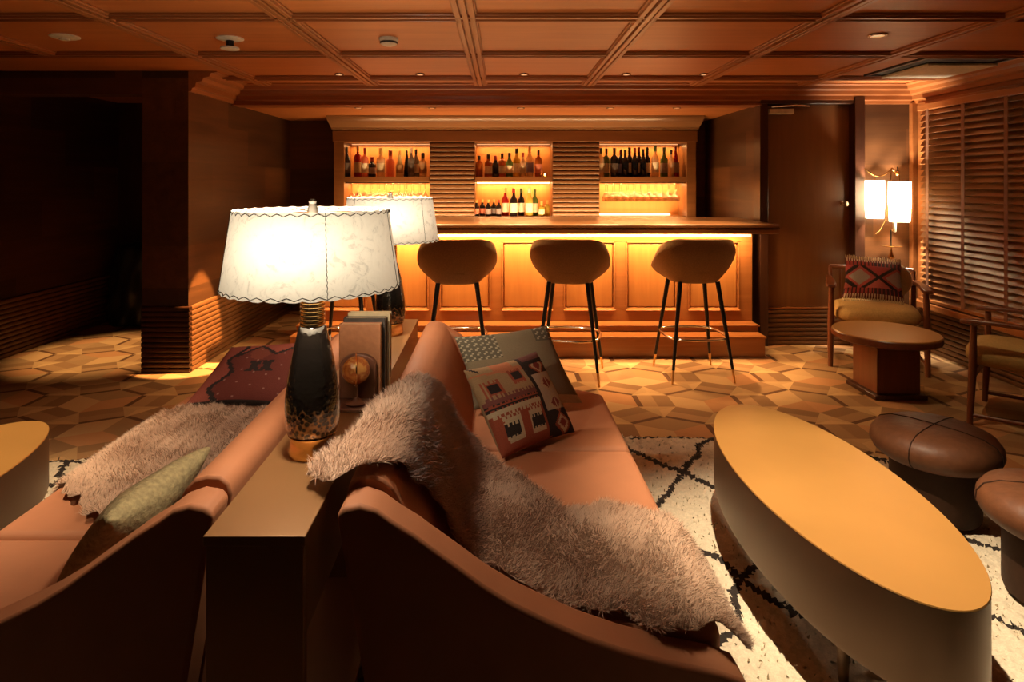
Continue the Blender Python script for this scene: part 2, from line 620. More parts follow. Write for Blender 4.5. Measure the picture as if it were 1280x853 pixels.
# carpet: star and hexagon weave as coloured facets
def carpet():
    m = M()
    a = 0.54
    star = [(0.44, 0.27, 0.12), (0.42, 0.255, 0.112)]
    hexc = [(0.42, 0.255, 0.115), (0.39, 0.19, 0.08), (0.30, 0.175, 0.08)]
    bar = [(0.11, 0.052, 0.024), (0.32, 0.18, 0.08), (0.24, 0.13, 0.058)]
    h = a * math.sqrt(3) / 2
    jit = lambda c, s: tuple(x * s for x in c)
    # rhombitrihexagonal tiling, stretched a little and turned
    s_ = 0.21
    R = s_                               # hexagon circumradius = side
    D = R * math.sqrt(3) + s_            # lattice distance between hexagons
    rot = Matrix.Rotation(math.radians(0), 2)
    def P(x, y): return (x * 1.12, y * 0.98 + 0.1, 0.0)
    def ok(c): return XL - 0.4 < c[0] < XR + 0.4 and YN - 0.7 < c[1] < YB + 0.4
    for i in range(-26, 27):
        for j in range(-26, 27):
            cx = D * (i + j * 0.5); cy = D * j * math.sqrt(3) / 2
            if not ok(P(cx, cy)): continue
            hv = [(cx + R * math.cos(PI / 6 + k * PI / 3), cy + R * math.sin(PI / 6 + k * PI / 3)) for k in range(6)]
            rr = random.Random(i * 97 + j)
            base = hexc[(i - j) % 3]
            # hexagon: six kites
            for k in range(6):
                p0, p1 = hv[k], hv[(k + 1) % 6]
                t = jit(hexc[((k + i) % 6) // 2], rr.uniform(0.92, 1.06))
                m.add([P(cx, cy), P(*p0), P(*p1)], [(0, 1, 2)], [t])
            # three squares per hexagon (directions 0,60,120) split in two slanted bars
            for q in range(3):
                ang = q * PI / 3
                ux, uy = math.cos(ang), math.sin(ang)
                vx, vy = -uy, ux
                ap = R * math.sqrt(3) / 2
                def S(u, v): return P(cx + ux * (ap + u) + vx * v, cy + uy * (ap + u) + vy * v)
                hs = s_ / 2
                g = 0.030
                m.add([S(0, -hs), S(0, hs), S(g, hs), S(g, -hs)], [(3, 2, 1, 0)], [bar[0]])
                m.add([S(g, -hs), S(g, hs), S(s_ * .55, hs), S(s_ * .55, -hs)], [(3, 2, 1, 0)], [jit(bar[1], rr.uniform(.85, 1.1))])
                m.add([S(s_ * .55, -hs), S(s_ * .55, hs), S(s_, hs), S(s_, -hs)], [(3, 2, 1, 0)], [jit(bar[2], rr.uniform(.85, 1.1))])
            # two triangles per hexagon at its right side
            for q in (0, 1):
                ang = PI / 6 + q * PI / 3
                vxp = (cx + R * math.cos(ang), cy + R * math.sin(ang))
                a1 = ang - PI / 6; a2 = ang + PI / 6
                t1 = (vxp[0] + s_ * math.cos(a1), vxp[1] + s_ * math.sin(a1))
                t2 = (vxp[0] + s_ * math.cos(a2), vxp[1] + s_ * math.sin(a2))
                g = ((vxp[0] + t1[0] + t2[0]) / 3, (vxp[1] + t1[1] + t2[1]) / 3)
                for k, (u, w) in enumerate(((vxp, t1), (t1, t2), (t2, vxp))):
                    m.add([P(*u), P(*w), P(*g)], [(0, 1, 2)], [jit(star[k % 2], 1.06 - 0.1 * k)])
    return m


fl = carpet().build('floor', MT['carpet'])
struct(fl)

cm = M().box(XL - .1, XR + .1, YN - .1, YB + .1, ZC, ZC + 0.08)
ceiling = cm.build('ceiling', MT['ceil'])
struct(ceiling)
# coffer beams: longitudinal, each with three mouldings
for k in range(-2, 5):
    x = -0.18 + 0.887 * (k - 0)
    if k == 4 or x > XR - 0.1: continue
    b = M()
    y1 = 5.14 if x > PX1 else PY
    for dx, w, dz in ((0, .115, .012), (-.036, .026, .026), (0, .026, .030), (.036, .026, .026)):
        b.box(x + dx - w / 2, x + dx + w / 2, YN, y1, ZC - dz, ZC)
    b.build('beam', MT['beam'], ceiling, bevel=0.003)
b = M()
x = -0.18 - 0.887 * 3
for dx, w, dz in ((0, .115, .012), (-.036, .026, .026), (0, .026, .030), (.036, .026, .026)):
    b.box(x + dx - w / 2, x + dx + w / 2, YN, 3.9, ZC - dz, ZC)
b.build('beam', MT['beam'], ceiling, bevel=0.003)
for k in range(-4, 3):
    y = 3.06 + 0.887 * k
    b = M()
    for dy, w, dz in ((0, .10, .014), (-.03, .024, .026), (.03, .024, .026)):
        b.box(XL, XR, y + dy - w / 2, y + dy + w / 2, ZC - dz, ZC)
    b.build('cross_beam', MT['crown'], ceiling, bevel=0.003)


def ribs(x0, x1, z0, z1, pitch, depth):
    """scalloped horizontal ribs as a prism profile (depth direction, z)"""
    n = max(1, round((z1 - z0) / pitch))
    p = (z1 - z0) / n
    out = []
    for i in range(n):
        z = z0 + i * p
        out += [(0, z), (depth * .85, z + p * .06), (depth, z + p * .16), (depth, z + p * .72), (depth * .85, z + p * .84), (0, z + p * .92)]
    out.append((0, z1))
    return out


def rib_panel(x0, x1, yface, z0, z1, pitch, depth, back=0.02):
    pr = ribs(0, 0, z0, z1, pitch, depth)
    poly = [(yface - d, z) for d, z in pr] + [(yface + back, z1), (yface + back, z0)]
    return M().prism(poly, 'X', x0, x1)


def rib_panel_x(xface, y0, y1, z0, z1, pitch, depth, sgn):
    pr = ribs(0, 0, z0, z1, pitch, depth)
    poly = [(xface + sgn * d, z) for d, z in pr] + [(xface - sgn * .02, z1), (xface - sgn * .02, z0)]
    return M().prism(poly, 'Y', y0, y1)


CR = [(0, -.15), (.02, -.15), (.028, -.125), (.05, -.118), (.055, -.085), (.10, -.075), (.11, -.05), (.155, -.04), (.165, -.015), (.21, -.008), (.21, 0), (0, 0)]


def crown(axis, face, sgn, a0, a1, ztop):
    poly = [(face + sgn * d, ztop + z) for d, z in CR]
    return M().prism(poly, 'X' if axis == 'X' else 'Y', a0, a1)


# walls
w = M().box(XR, XR + .1, YN - .1, YD + .1, 0, ZC)
wall_r = w.build('wall_right', MT['wallY']); struct(wall_r)
w = M().box(XL - .1, XL, YN - .1, YB + .1, 0, ZC)
wall_l = w.build('wall_left', MT['wallY']); struct(wall_l)
w = M().box(XL - .1, 2.25, YB, YB + .1, 0, ZC)
wall_b = w.build('wall_back', MT['wall']); struct(wall_b)
# door wall right of the bar, with the door opening cut out
DX0, DX1, DZ = 2.27, 2.99, 2.10
w = M().box(DX1 + .06, XR, YD, YD + .12, 0, ZC).box(2.21, DX1 + .06, YD, YD + .12, DZ, ZC)
wall_f = w.build('wall_front', MT['wall']); struct(wall_f)
# alcove side wall and header over the bar
w = M().box(2.21, 2.29, YD + .12, YB, 0, ZC)
struct(w.build('wall_alcove', MT['wallY']))
w = M().box(PX1, 2.21, YD, YD + .12, ZA, ZC)
struct(w.build('wall_header', MT['wall']))
w = M().box(PX1, 2.21, YD + .12, YB, ZA, ZA + .05)
struct(w.build('ceiling_alcove', MT['ceil']))
# pillar and the wall running back from it
w = M().box(PX0, PX1, PY, YB, 0, ZC)
struct(w.build('wall_pillar', MT['wallY']))
w = M().box(XL, PX0, PY, PY + .15, 2.05, ZC)
struct(w.build('wall_header_left', MT['wall']))
# left recess end
w = M().box(XL, PX0, 6.45, 6.5, 0, 2.22)
struct(w.build('wall_recess', MT['frame']))

# ribbed skirtings
struct(rib_panel_x(XR, YN, YD, 0.0, .36, .04, .016, -1).build('baseboard_right', MT['ribY']))
struct(rib_panel_x(XL, YN, 6.45, 0.0, .47, .038, .016, 1).build('baseboard_left', MT['ribY']))
struct(rib_panel(DX1 + .08, XR - .02, YD, 0.0, .31, .04, .016).build('baseboard_front', MT['rib']))
m = rib_panel_x(PX1, PY, YB, 0.0, .49, .038, .016, 1)
struct(m.build('baseboard_pillar', MT['ribY']))
struct(rib_panel(PX0, PX1 + .016, PY, 0.0, .49, .038, .016).build('baseboard_pillar_face', MT['frame']))  # same ribs as the pillar side; their shade is put into the dark colour
struct(rib_panel(PX1 + .016, -1.78, YB, 0.0, .31, .04, .016).build('baseboard_back', MT['rib']))

# crowns
struct(crown('X', YD, -1, PX1, XR, ZC).build('trim_1', MT['crown']))
struct(crown('Y', XR, -1, YN, YD, ZC).build('trim_2', MT['beam']))
struct(crown('Y', PX1, 1, PY, YD, ZC).build('trim_3', MT['beam']))
struct(M().box(PX1, 2.21, YD - .03, YD + .14, ZA - .012, ZA + .012).build('trim_4', MT['crown'], bevel=.003))
struct(M().box(XR - .045, XR, YD - .05, YD, 0, ZC - .14).build('trim_5', MT['beam'], bevel=.004))

# door
d = bpy.data.objects.new('door_1', None); COL.objects.link(d); struct(d)
M().box(DX0, DX1, YD + .03, YD + .075, .325, DZ - .03).build('door_leaf', MT['door'], d, bevel=.003)
rib_panel(DX0, DX1, YD + .03, 0.0, .31, .04, .016, .045).build('kick_panel', MT['rib'], d)
M().box(DX0, DX1, YD + .012, YD + .05, .31, .325).build('kick_rail', MT['bar'], d, bevel=.002)
fm = M().box(2.20, DX0, YD - .025, YD + .12, 0, DZ)
fm.box(DX1, DX1 + .085, YD - .06, YD + .12, 0, DZ + .03)
fm.box(2.20, DX1 + .085, YD - .045, YD + .12, DZ - .03, DZ + .03)
fm.build('door_frame', MT['frame'], d, bevel=.004)
kb = M().lathe([(.006, 0), (.024, 0), (.024, .006), (.010, .010), (.010, .035), (.024, .042), (.028, .055), (.022, .068), (.004, .072)], n=20)
kb.xf(Matrix.Translation((2.925, YD + .03, 1.215)) @ Matrix.Rotation(PI / 2, 4, 'X'))
kb.build('door_knob', MT['chrome'], d)
cl = M().box(2.28, 2.49, YD - .03, YD + .03, 1.985, 2.03)
cl.build('door_closer', MT['plaster'], d, bevel=.006)
ca = M().tube([(2.30, YD - .02, 2.045), (2.46, YD - .09, 2.05)], .009, 8).tube([(2.46, YD - .09, 2.05), (2.62, YD - .02, 2.052)], .009, 8)
ca.build('closer_arm', MT['chrome'], d)

# window with wooden venetian blind on the right wall
win = bpy.data.objects.new('window_1', None); COL.objects.link(win); struct(win)
M().box(XR - .012, XR, .2, 5.18, .42, 2.03).build('window_pane', MT['blackgap'], win)
fm = M().box(XR - .10, XR, .1, 5.26, .37, .42).box(XR - .03, XR, .12, 5.26, 2.03, 2.07).box(XR - .03, XR, 5.18, 5.26, .42, 2.03).box(XR - .03, XR, .12, .2, .42, 2.03)
fm.build('window_frame', MT['beam'], win, bevel=.004)
bl = thing('venetian_blind', 'wide wooden venetian blind with cloth tapes covering the right wall window', 'blind', (XR - .06, 3.0, .43), world=True)
sm = M()
z = .475
while z < 1.99:
    th = math.radians(56)
    c = (XR - .058, z)
    dx, dz = .031 * math.cos(th), .031 * math.sin(th)
    px, pz = .0018 * math.sin(th), -.0018 * math.cos(th)
    poly = [(c[0] - dx - px, c[1] - dz - pz), (c[0] + dx - px, c[1] + dz - pz), (c[0] + dx + px, c[1] + dz + pz), (c[0] - dx + px, c[1] - dz + pz)]
    sm.prism(poly, 'Y', .22, 5.16)
    z += .050
sm.build('slats', MT['blind'], bl)
M().box(XR - .095, XR - .015, .22, 5.17, 1.99, 2.04).build('headrail', MT['beam'], bl, bevel=.004)
M().box(XR - .09, XR - .03, .22, 5.16, .43, .455).build('bottom_rail', MT['beam'], bl, bevel=.004)
for y in (5.05, 4.66, 4.26, 3.8, 3.2, 2.6, 2.0, 1.4, .8):
    M().box(XR - .094, XR - .0925, y - .016, y + .016, .44, 2.0).build('ladder_tape', MT['tape'], bl)

# ------------------------------------------------------------------ back bar cabinet
CY = 6.45
cb = thing('back_bar_cabinet', 'tall wooden back-bar cabinet with three lit niches behind the counter', 'cabinet', (.14, CY, 0), world=True)
CX0, CX1 = -1.74, 2.00
NZ = [(-1.637, -.7525), (-.285, .518), (1.005, 1.907)]
zt, zs1, zs0, zb = 1.813, 1.458, 1.40, 1.045
bm_ = M()
bm_.box(CX0, CX1, CY, YB, 0, zb)
bm_.box(CX0, CX1, CY, YB, zt, ZA)
xs = [CX0] + [q for p in NZ for q in p] + [CX1]
for i in range(0, len(xs), 2):
    bm_.box(xs[i], xs[i + 1], CY + (.012 if 0 < i < 6 else 0), YB, zb, zt)
body = bm_.build('body', MT['cab'], cb)
cor = [(CY, 1.945), (CY - .045, 1.95), (CY - .05, 1.965), (CY - .10, 1.985), (CY - .16, 2.01), (CY - .21, 2.045), (CY - .22, 2.068), (CY, 2.068)]
M().prism(cor, 'X', CX0 - .02, CX1 + .02).build('cornice', MT['top'], cb)
M().box(CX0 - .012, CX1 + .012, CY - .018, CY, 1.82, 1.935).build('frieze', MT['cab'], cb, bevel=.004)
for i, (a, b2) in enumerate(((NZ[0][1], NZ[1][0]), (NZ[1][1], NZ[2][0]))):
    rib_panel(a + .004, b2 - .004, CY + .012, 1.0, zt, .048, .022, .0).build('ribbed_panel', MT['rib'], cb)
for i, (a, b2) in enumerate(NZ):
    M().box(a, b2, YB - .04, YB - .03, zb, zt).build('niche_back', MT['niche'], cb)
    sh = M().box(a, b2, CY + .005, YB - .04, zs0, zs1).build('shelf', MT['cab'], cb, bevel=.003)
    sm = M().box(a + .01, b2 - .01, YB - .075, YB - .045, zs0 - .012, zs0 - .002)
    sm.build('led_strip', MT['led2'], cb)
    M().box(a + .01, b2 - .01, YB - .05, YB - .042, zt - .006, zt - .001).build('led_strip', MT['led3'], cb)
    wd = b2 - a
    light('niche_light', 'AREA', ((a + b2) / 2, YB - .11, zt - .02), P_NICHE * wd, WARM2, wd * .95, .03, rot=(0, 0, 0))
    light('niche_light', 'AREA', ((a + b2) / 2, YB - .11, zs0 - .02), P_NICHE * 1.7 * wd, WARM2, wd * .95, .03, rot=(0, 0, 0))
# bottom glow strip of the right niche (uplight at its back edge)
M().box(NZ[2][0] + .01, NZ[2][1] - .1, YB - .075, YB - .045, zb + .002, zb + .016).build('led_strip', MT['led2'], cb)
light('niche_light', 'AREA', ((NZ[2][0] + NZ[2][1]) / 2, YB - .11, zb + .03), 2.2, WARM2, .8, .03, rot=(PI, 0, 0))
M().box(-1.6, 1.9, 6.27, 6.29, .975, .99).build('led_strip', MT['led'], cb)  # hidden strip added as a fixture for the upward wash
M().box(-1.7, 1.96, 6.22, CY, .93, .975).build('added_ledge', MT['cab'], cb)  # unseen ledge added to carry that strip
# added unseen light washing up the ribbed panels
light('added_wash_light', 'AREA', (.14, 6.26, 1.0), 38, WARM, 3.4, .03, rot=(math.radians(180 - 12), 0, 0))

# ------------------------------------------------------------------ bar counter
BX0, BX1 = -1.70, 2.12
YF = 5.295
bc = thing('bar_counter', 'long panelled wooden bar counter lit under its overhanging top', 'bar counter', (.2, YF, 0), world=True)
bb = M().box(BX0, BX1, YF + .02, 5.62, 0.0, .985)
bb.build('body', MT['bar'], bc)
# stiles and rails in front of the recessed panels
px0 = [1.575 - .527 * k for k in range(7)][::-1]
fr = M()
fr.box(BX0, BX1, YF, YF + .02, 0.0, .321).box(BX0, BX1, YF, YF + .02, .895, .985)
edges = [BX0] + [e for p in px0 for e in (p, p + .435)] + [BX1]
for i in range(0, len(edges), 2):
    fr.box(edges[i], edges[i + 1], YF, YF + .02, .321, .895)
fr.build('frame', MT['bar'], bc, bevel=.002)
for p in px0:
    g = M().box(p + .02, p + .415, YF + .008, YF + .022, .341, .875)
    pn = g.build('panel', MT['barpanel'], bc, bevel=.006)
    e = M().prism([(YF - .020, .310), (YF - .020, .317), (YF + .010, .335), (YF + .018, .335), (YF + .018, .310)], 'X', p, p + .435)
    e.box(p, p + .012, YF - .006, YF + .018, .321, .895).box(p + .423, p + .435, YF - .006, YF + .018, .321, .895)
    e.box(p, p + .435, YF - .006, YF + .018, .885, .895)
    e.build('panel_moulding', MT['bar'], bc, bevel=.002)
M().box(BX0, BX1 - .01, 5.147, YF, 0, .205).build('plinth', MT['bar'], bc, bevel=.004)
M().box(BX0, BX1, 5.135, YF, .205, .222).build('plinth_cap', MT['bar'], bc, bevel=.004)
M().box(BX0, BX1 - .02, 4.986, 5.14, 0, .150).build('foot_step', MT['bar'], bc, bevel=.004)
M().box(BX0, BX1 - .012, 4.972, 5.147, .150, .168).build('foot_step_cap', MT['bar'], bc, bevel=.004)
tp = M().prism([(4.80, 1.000), (4.78, 1.012), (4.775, 1.035), (4.79, 1.045), (4.77, 1.055), (4.77, 1.070), (4.78, 1.078), (5.72, 1.078), (5.72, 1.0)], 'X', -1.80, 2.125)
tp.build('countertop', MT['top'], bc)
M().box(-1.66, 2.10, 5.16, 5.20, .988, .999).build('led_strip', MT['led'], bc)
M().box(BX0 + .01, BX1 - .01, YF - .004, YF + .004, .935, .984).build('led_diffuser', MT['led4'], bc)
light('bar_strip_light', 'AREA', (.2, 5.18, .985), P_STRIP_BAR, WARM, 3.7, .03, rot=(math.radians(9), 0, 0))

# ------------------------------------------------------------------ downlights
def downlight(x, y, zc, lab, sz=.035, group='small downlights in the ceiling'):
    t = thing('downlight', lab, 'ceiling light', (x, y, zc), group=group)
    M().lathe([(sz * .72, -.002), (sz * .72, -.010), (sz, -.010), (sz * 1.05, -.004), (sz * 1.05, 0)], n=20, cap=False).build('trim_ring', MT['chrome'], t)
    M().lathe([(.001, -.004), (sz * .7, -.004), (sz * .7, -.001), (.001, -.001)], n=20).build('lens', MT['lens'], t)
    return t


DL = [(-1.23, 'far left'), (-.62, 'second from left'), (.163, 'middle'), (.934, 'second from right'), (1.52, 'far right')]
for x, n in DL:
    t = downlight(x, 4.70, ZC, 'small round downlight in the main ceiling before the bar, %s of its row' % n)
    light('downlight_beam', 'SPOT', (x, 4.70, ZC - .03), P_DOWN_BAR, WARM, .02, spot=56, blend=.9, rot=(math.radians(4), 0, 0))
for x, n in ((-1.283, 'far left'), (-.627, 'second from left'), (.164, 'middle'), (.962, 'second from right'), (1.554, 'far right')):
    t = downlight(x, 5.56, ZA, 'small round downlight in the low ceiling above the counter, %s of its row' % n, group='small downlights above the counter')
    light('downlight_beam', 'SPOT', (x, 5.56, ZA - .03), P_DOWN_ALCOVE, WARM, .02, spot=80, blend=.7)
t = downlight(2.08, 3.46, ZC, 'round downlight in the bright ceiling panel near the air vent', .05)
# beams over the sitting area and the left recess
t = downlight(.72, 1.95, ZC, 'round downlight above the right sofa edge')
light('downlight_beam', 'SPOT', (.72, 1.95, ZC - .03), P_DOWN_SOFA, (1, .80, .55), .012, spot=58, blend=.75, rot=(0, math.radians(-10), 0))
t = downlight(-2.15, 2.1, ZC, 'round downlight above the left sofa edge')
light('downlight_beam', 'SPOT', (-2.15, 2.1, ZC - .03), 230, (1, .74, .46), .015, spot=72, blend=.8)
light('downlight_beam', 'SPOT', (2.08, 3.46, ZC - .03), 34, (1, .72, .40), .02, spot=84, blend=.8, rot=(math.radians(6), math.radians(-8), 0))
t = downlight(-3.2, 5.15, ZC - .0, 'round downlight over the left passage')
light('downlight_beam', 'SPOT', (-3.2, 5.15, ZC - .03), 300, WARM, .02, spot=42, blend=.7)
# extra spot added at the far left downlight to brighten the ribbed pillar side
_d = Vector((-2.31, 4.78, .16)) - Vector((-1.23, 4.70, ZC - .03))
_l = light('downlight_beam', 'SPOT', (-1.23, 4.70, ZC - .03), 1900, WARM2, .012, spot=17, blend=.25)
_l.rotation_euler = _d.to_track_quat('-Z', 'Y').to_euler()

# detectors, sprinkler, vent
t = thing('smoke_detector', 'round ivory smoke detector on the ceiling left of centre', 'smoke detector', (-.647, 3.55, ZC))
M().lathe([(.055, 0), (.055, -.012), (.048, -.018), (.046, -.034), (.03, -.042), (.002, -.044)], n=28, cap=False).build('housing', MT['plaster'], t)
M().lathe([(.047, -.020), (.050, -.022), (.050, -.030), (.047, -.032)], n=28, cap=False).build('vent_ring', MT['stitch'], t)
t = thing('ceiling_speaker', 'flat round ivory fitting on the dark ceiling at far left', 'ceiling fitting', (-2.455, 3.5, ZC))
M().lathe([(.075, 0), (.075, -.006), (.06, -.012), (.002, -.014)], n=28, cap=False).build('disc', MT['plaster'], t)
M().lathe([(.026, -.013), (.026, -.022), (.002, -.024)], n=20, cap=False).build('centre_button', MT['plaster'], t)
t = thing('sprinkler_head', 'ceiling sprinkler with round flange and hanging lower disc', 'sprinkler', (-1.55, 3.55, ZC))
M().lathe([(.075, 0), (.075, -.005), (.055, -.012), (.02, -.014)], n=28, cap=False).build('flange', MT['plaster'], t)
M().lathe([(.022, -.012), (.022, -.05)], n=16).build('neck', MT['black'], t)
M().lathe([(.002, -.05), (.05, -.052), (.052, -.062), (.002, -.066)], n=28, cap=False).build('disc', MT['plaster'], t)
t = thing('air_vent', 'square ceiling air conditioner vent with black slots near the right wall', 'vent', (3.05, 4.42, ZC))
M().box(-.27, .27, -.33, .30, -.006, -.001).build('recess', MT['blackgap'], t)  # flat black sheet, the gap's shade put into its colour
M().box(-.17, .30, -.20, .32, -.03, -.012).build('cover_panel', MT['plaster'], t, bevel=.004)
fr = M().box(-.30, -.27, -.36, .33, -.014, 0).box(.27, .30, -.36, .33, -.014, 0).box(-.27, .27, -.36, -.33, -.014, 0).box(-.27, .27, .30, .33, -.014, 0)
fr.build('frame', MT['black'], t)

# ------------------------------------------------------------------ bottles and glasses
BG = {
    'dark': bottle_glass('dark_bottle_glass', (.012, .008, .008), .05),
    'black': bottle_glass('black_bottle_glass', (.006, .006, .007), .0),
    'red': bottle_glass('red_bottle_glass', (.35, .02, .015), .35),
    'amber': bottle_glass('amber_bottle_glass', (.45, .13, .02), .45),
    'clear': bottle_glass('clear_bottle_glass', (.75, .62, .45), .65),
    'pink': bottle_glass('pink_bottle_glass', (.75, .30, .20), .5),
    'yellow': bottle_glass('yellow_bottle_glass', (.65, .50, .10), .5),
    'green': bottle_glass('green_bottle_glass', (.10, .16, .04), .35),
    'grey': bottle_glass('grey_bottle_glass', (.25, .24, .24), .4),
    'cream': bottle_glass('cream_bottle_glaze', (.75, .58, .28), .0),
}
LB = {k: plain(k + '_label_paper', c, .7, noise_amt=.2, nscale=160) for k, c in {
    'white': (.8, .72, .55), 'beige': (.5, .42, .28), 'dark': (.08, .06, .05), 'salmon': (.6, .2, .12), 'blue': (.2, .2, .42), 'brown': (.3, .16, .06), 'grey': (.25, .2, .2)}.items()}
CP = {k: plain(k + '_cap', c, .35) for k, c in {'black': (.02, .015, .012), 'red': (.25, .02, .015), 'gold': (.6, .35, .1), 'green': (.08, .12, .04), 'white': (.7, .6, .45)}.items()}


def bottle(px, h, r, shape, col, lab, cap, zbase, text, depth=6.56):
    x = (px - 628) * depth / 780
    t = thing('bottle', text, 'bottle', (x, depth, zbase), group=None)
    if shape == 'wine':
        pr = [(r * .9, 0), (r, .006), (r, h * .56), (r * .92, h * .62), (r * .5, h * .72), (r * .38, h * .78), (r * .36, h * .9)]
    elif shape == 'squat':
        pr = [(r * .95, 0), (r, .006), (r, h * .58), (r * .95, h * .64), (r * .45, h * .70), (r * .4, h * .86)]
    elif shape == 'cone':
        pr = [(r * .98, 0), (r, .006), (r * .95, h * .25), (r * .62, h * .6), (r * .3, h * .85), (r * .28, h * .92)]
    else:
        pr = [(r * .95, 0), (r, .005), (r, h * .62), (r * .8, h * .70), (r * .36, h * .75), (r * .33, h * .88)]
    M().lathe(pr, n=18).build('glass', BG[col], t, angle=50)
    z1 = pr[-1][1]
    M().lathe([(pr[-1][0] * 1.12, z1 - h * .07), (pr[-1][0] * 1.15, h), (pr[-1][0] * .9, h + .002)], n=14).build('cap', CP[cap], t)
    if lab:
        M().lathe([(r * 1.015, h * .14), (r * 1.02, h * .15), (r * 1.02, h * .46), (r * 1.015, h * .47)], n=18, cap=False).build('label', LB[lab], t)
    return t


NM = {'dark': 'dark', 'black': 'black', 'red': 'red', 'amber': 'amber', 'clear': 'clear', 'pink': 'pinkish', 'yellow': 'yellow', 'green': 'green', 'grey': 'grey', 'cream': 'cream'}
ORD = ['leftmost', 'second', 'third', 'fourth', 'fifth', 'sixth', 'seventh', 'eighth', 'ninth', 'tenth', 'eleventh', 'twelfth', 'thirteenth', 'fourteenth']


def row(items, zbase, where, group):
    for i, (px, h, r, shape, col, lab, cap) in enumerate(items):
        pos = ORD[i] + ('' if i == 0 else ' from the left')
        if i == len(items) - 1: pos = 'rightmost'
        txt = '%s %s bottle%s, %s %s' % ({'wine': 'tall', 'squat': 'squat', 'cone': 'tapering', 'std': 'slim'}[shape], NM[col], ' with %s label' % lab if lab else '', pos, where)
        t = bottle(px, h, r, shape, col, lab, cap, zbase, txt, 6.53 if i % 2 == 0 else 6.60)
        t['group'] = group


row([(433.2, .31, .040, 'wine', 'dark', 'dark', 'black'), (447.3, .33, .040, 'std', 'red', 'beige', 'gold'), (456, .30, .038, 'std', 'pink', 'white', 'red'),
     (465, .21, .042, 'squat', 'dark', 'grey', 'red'), (476, .30, .045, 'squat', 'clear', 'beige', 'gold'), (488, .28, .046, 'squat', 'pink', None, 'red'),
     (499.7, .27, .040, 'cone', 'cream', 'brown', 'gold'), (508.5, .28, .034, 'cone', 'black', None, 'black'), (514, .30, .034, 'wine', 'grey', 'dark', 'white'),
     (520, .29, .036, 'wine', 'grey', 'white', 'black'), (528.5, .25, .040, 'squat', 'clear', 'brown', 'black')], zs1, 'on the left niche shelf', 'bottles on the left niche shelf')
row([(599, .22, .038, 'std', 'amber', None, 'black'), (610.5, .24, .040, 'squat', 'amber', 'white', 'black'), (619.5, .22, .036, 'squat', 'dark', None, 'red'),
     (627.7, .25, .042, 'std', 'amber', 'white', 'black'), (636.8, .25, .038, 'wine', 'green', 'white', 'black'), (645.8, .30, .040, 'wine', 'yellow', 'white', 'black'),
     (653.7, .25, .034, 'wine', 'clear', 'beige', 'red'), (662, .32, .042, 'wine', 'clear', 'blue', 'gold'), (673, .28, .038, 'std', 'amber', 'salmon', 'black')], zs1, 'on the upper middle shelf', 'bottles on the upper middle shelf')
row([(595.5, .17, .030, 'wine', 'black', 'salmon', 'gold'), (603, .17, .030, 'wine', 'black', 'salmon', 'gold'), (610.3, .17, .030, 'wine', 'black', 'grey', 'gold'),
     (617.2, .17, .030, 'wine', 'black', 'grey', 'gold'), (623.6, .17, .028, 'wine', 'dark', 'grey', 'red'), (631.6, .29, .038, 'wine', 'red', 'white', 'gold'),
     (642, .29, .040, 'wine', 'dark', 'white', 'red'), (651.5, .29, .036, 'wine', 'black', 'white', 'green'), (661.5, .29, .040, 'wine', 'yellow', 'white', 'white'),
     (668.5, .28, .036, 'wine', 'green', 'white', 'green'), (677, .15, .032, 'squat', 'yellow', 'white', 'gold'), (684, .16, .028, 'squat', 'yellow', None, 'gold')], zb, 'in the lower middle niche', 'bottles in the lower middle niche')
row([(751, .30, .036, 'std', 'clear', 'beige', 'black'), (758, .30, .036, 'std', 'green', 'beige', 'black'), (768, .30, .042, 'std', 'black', 'dark', 'black'),
     (776, .29, .040, 'std', 'dark', 'blue', 'red'), (781.5, .28, .036, 'wine', 'black', None, 'black'), (786.8, .31, .040, 'wine', 'dark', 'white', 'black'),
     (793.5, .30, .036, 'wine', 'black', None, 'red'), (798.5, .31, .038, 'wine', 'dark', 'white', 'red'), (804, .29, .034, 'wine', 'black', None, 'black'),
     (809, .31, .036, 'wine', 'black', 'white', 'black'), (819, .32, .038, 'wine', 'clear', 'white', 'green'), (830, .31, .040, 'wine', 'green', 'grey', 'green'),
     (839, .28, .032, 'wine', 'clear', None, 'black'), (844.5, .32, .038, 'cone', 'red', 'grey', 'red')], zs1, 'on the right niche shelf', 'bottles on the right niche shelf')

# tea light on the middle shelf
t = thing('tea_light', 'small glowing tea light at the right end of the upper middle shelf', 'candle', ((681 - 628) * 6.5 / 780, 6.5, zs1))
M().lathe([(.018, 0), (.022, .04), (.020, .04), (.016, .004)], n=16, cap=False).build('cup', glass_thin('tea_light_glass', (1, .8, .5), .7), t)
M().ball((0, 0, .022), .009, 10, 8, (1, 1, 1.5)).build('flame', emitter('candle_flame', (1, .7, .35), 25), t)

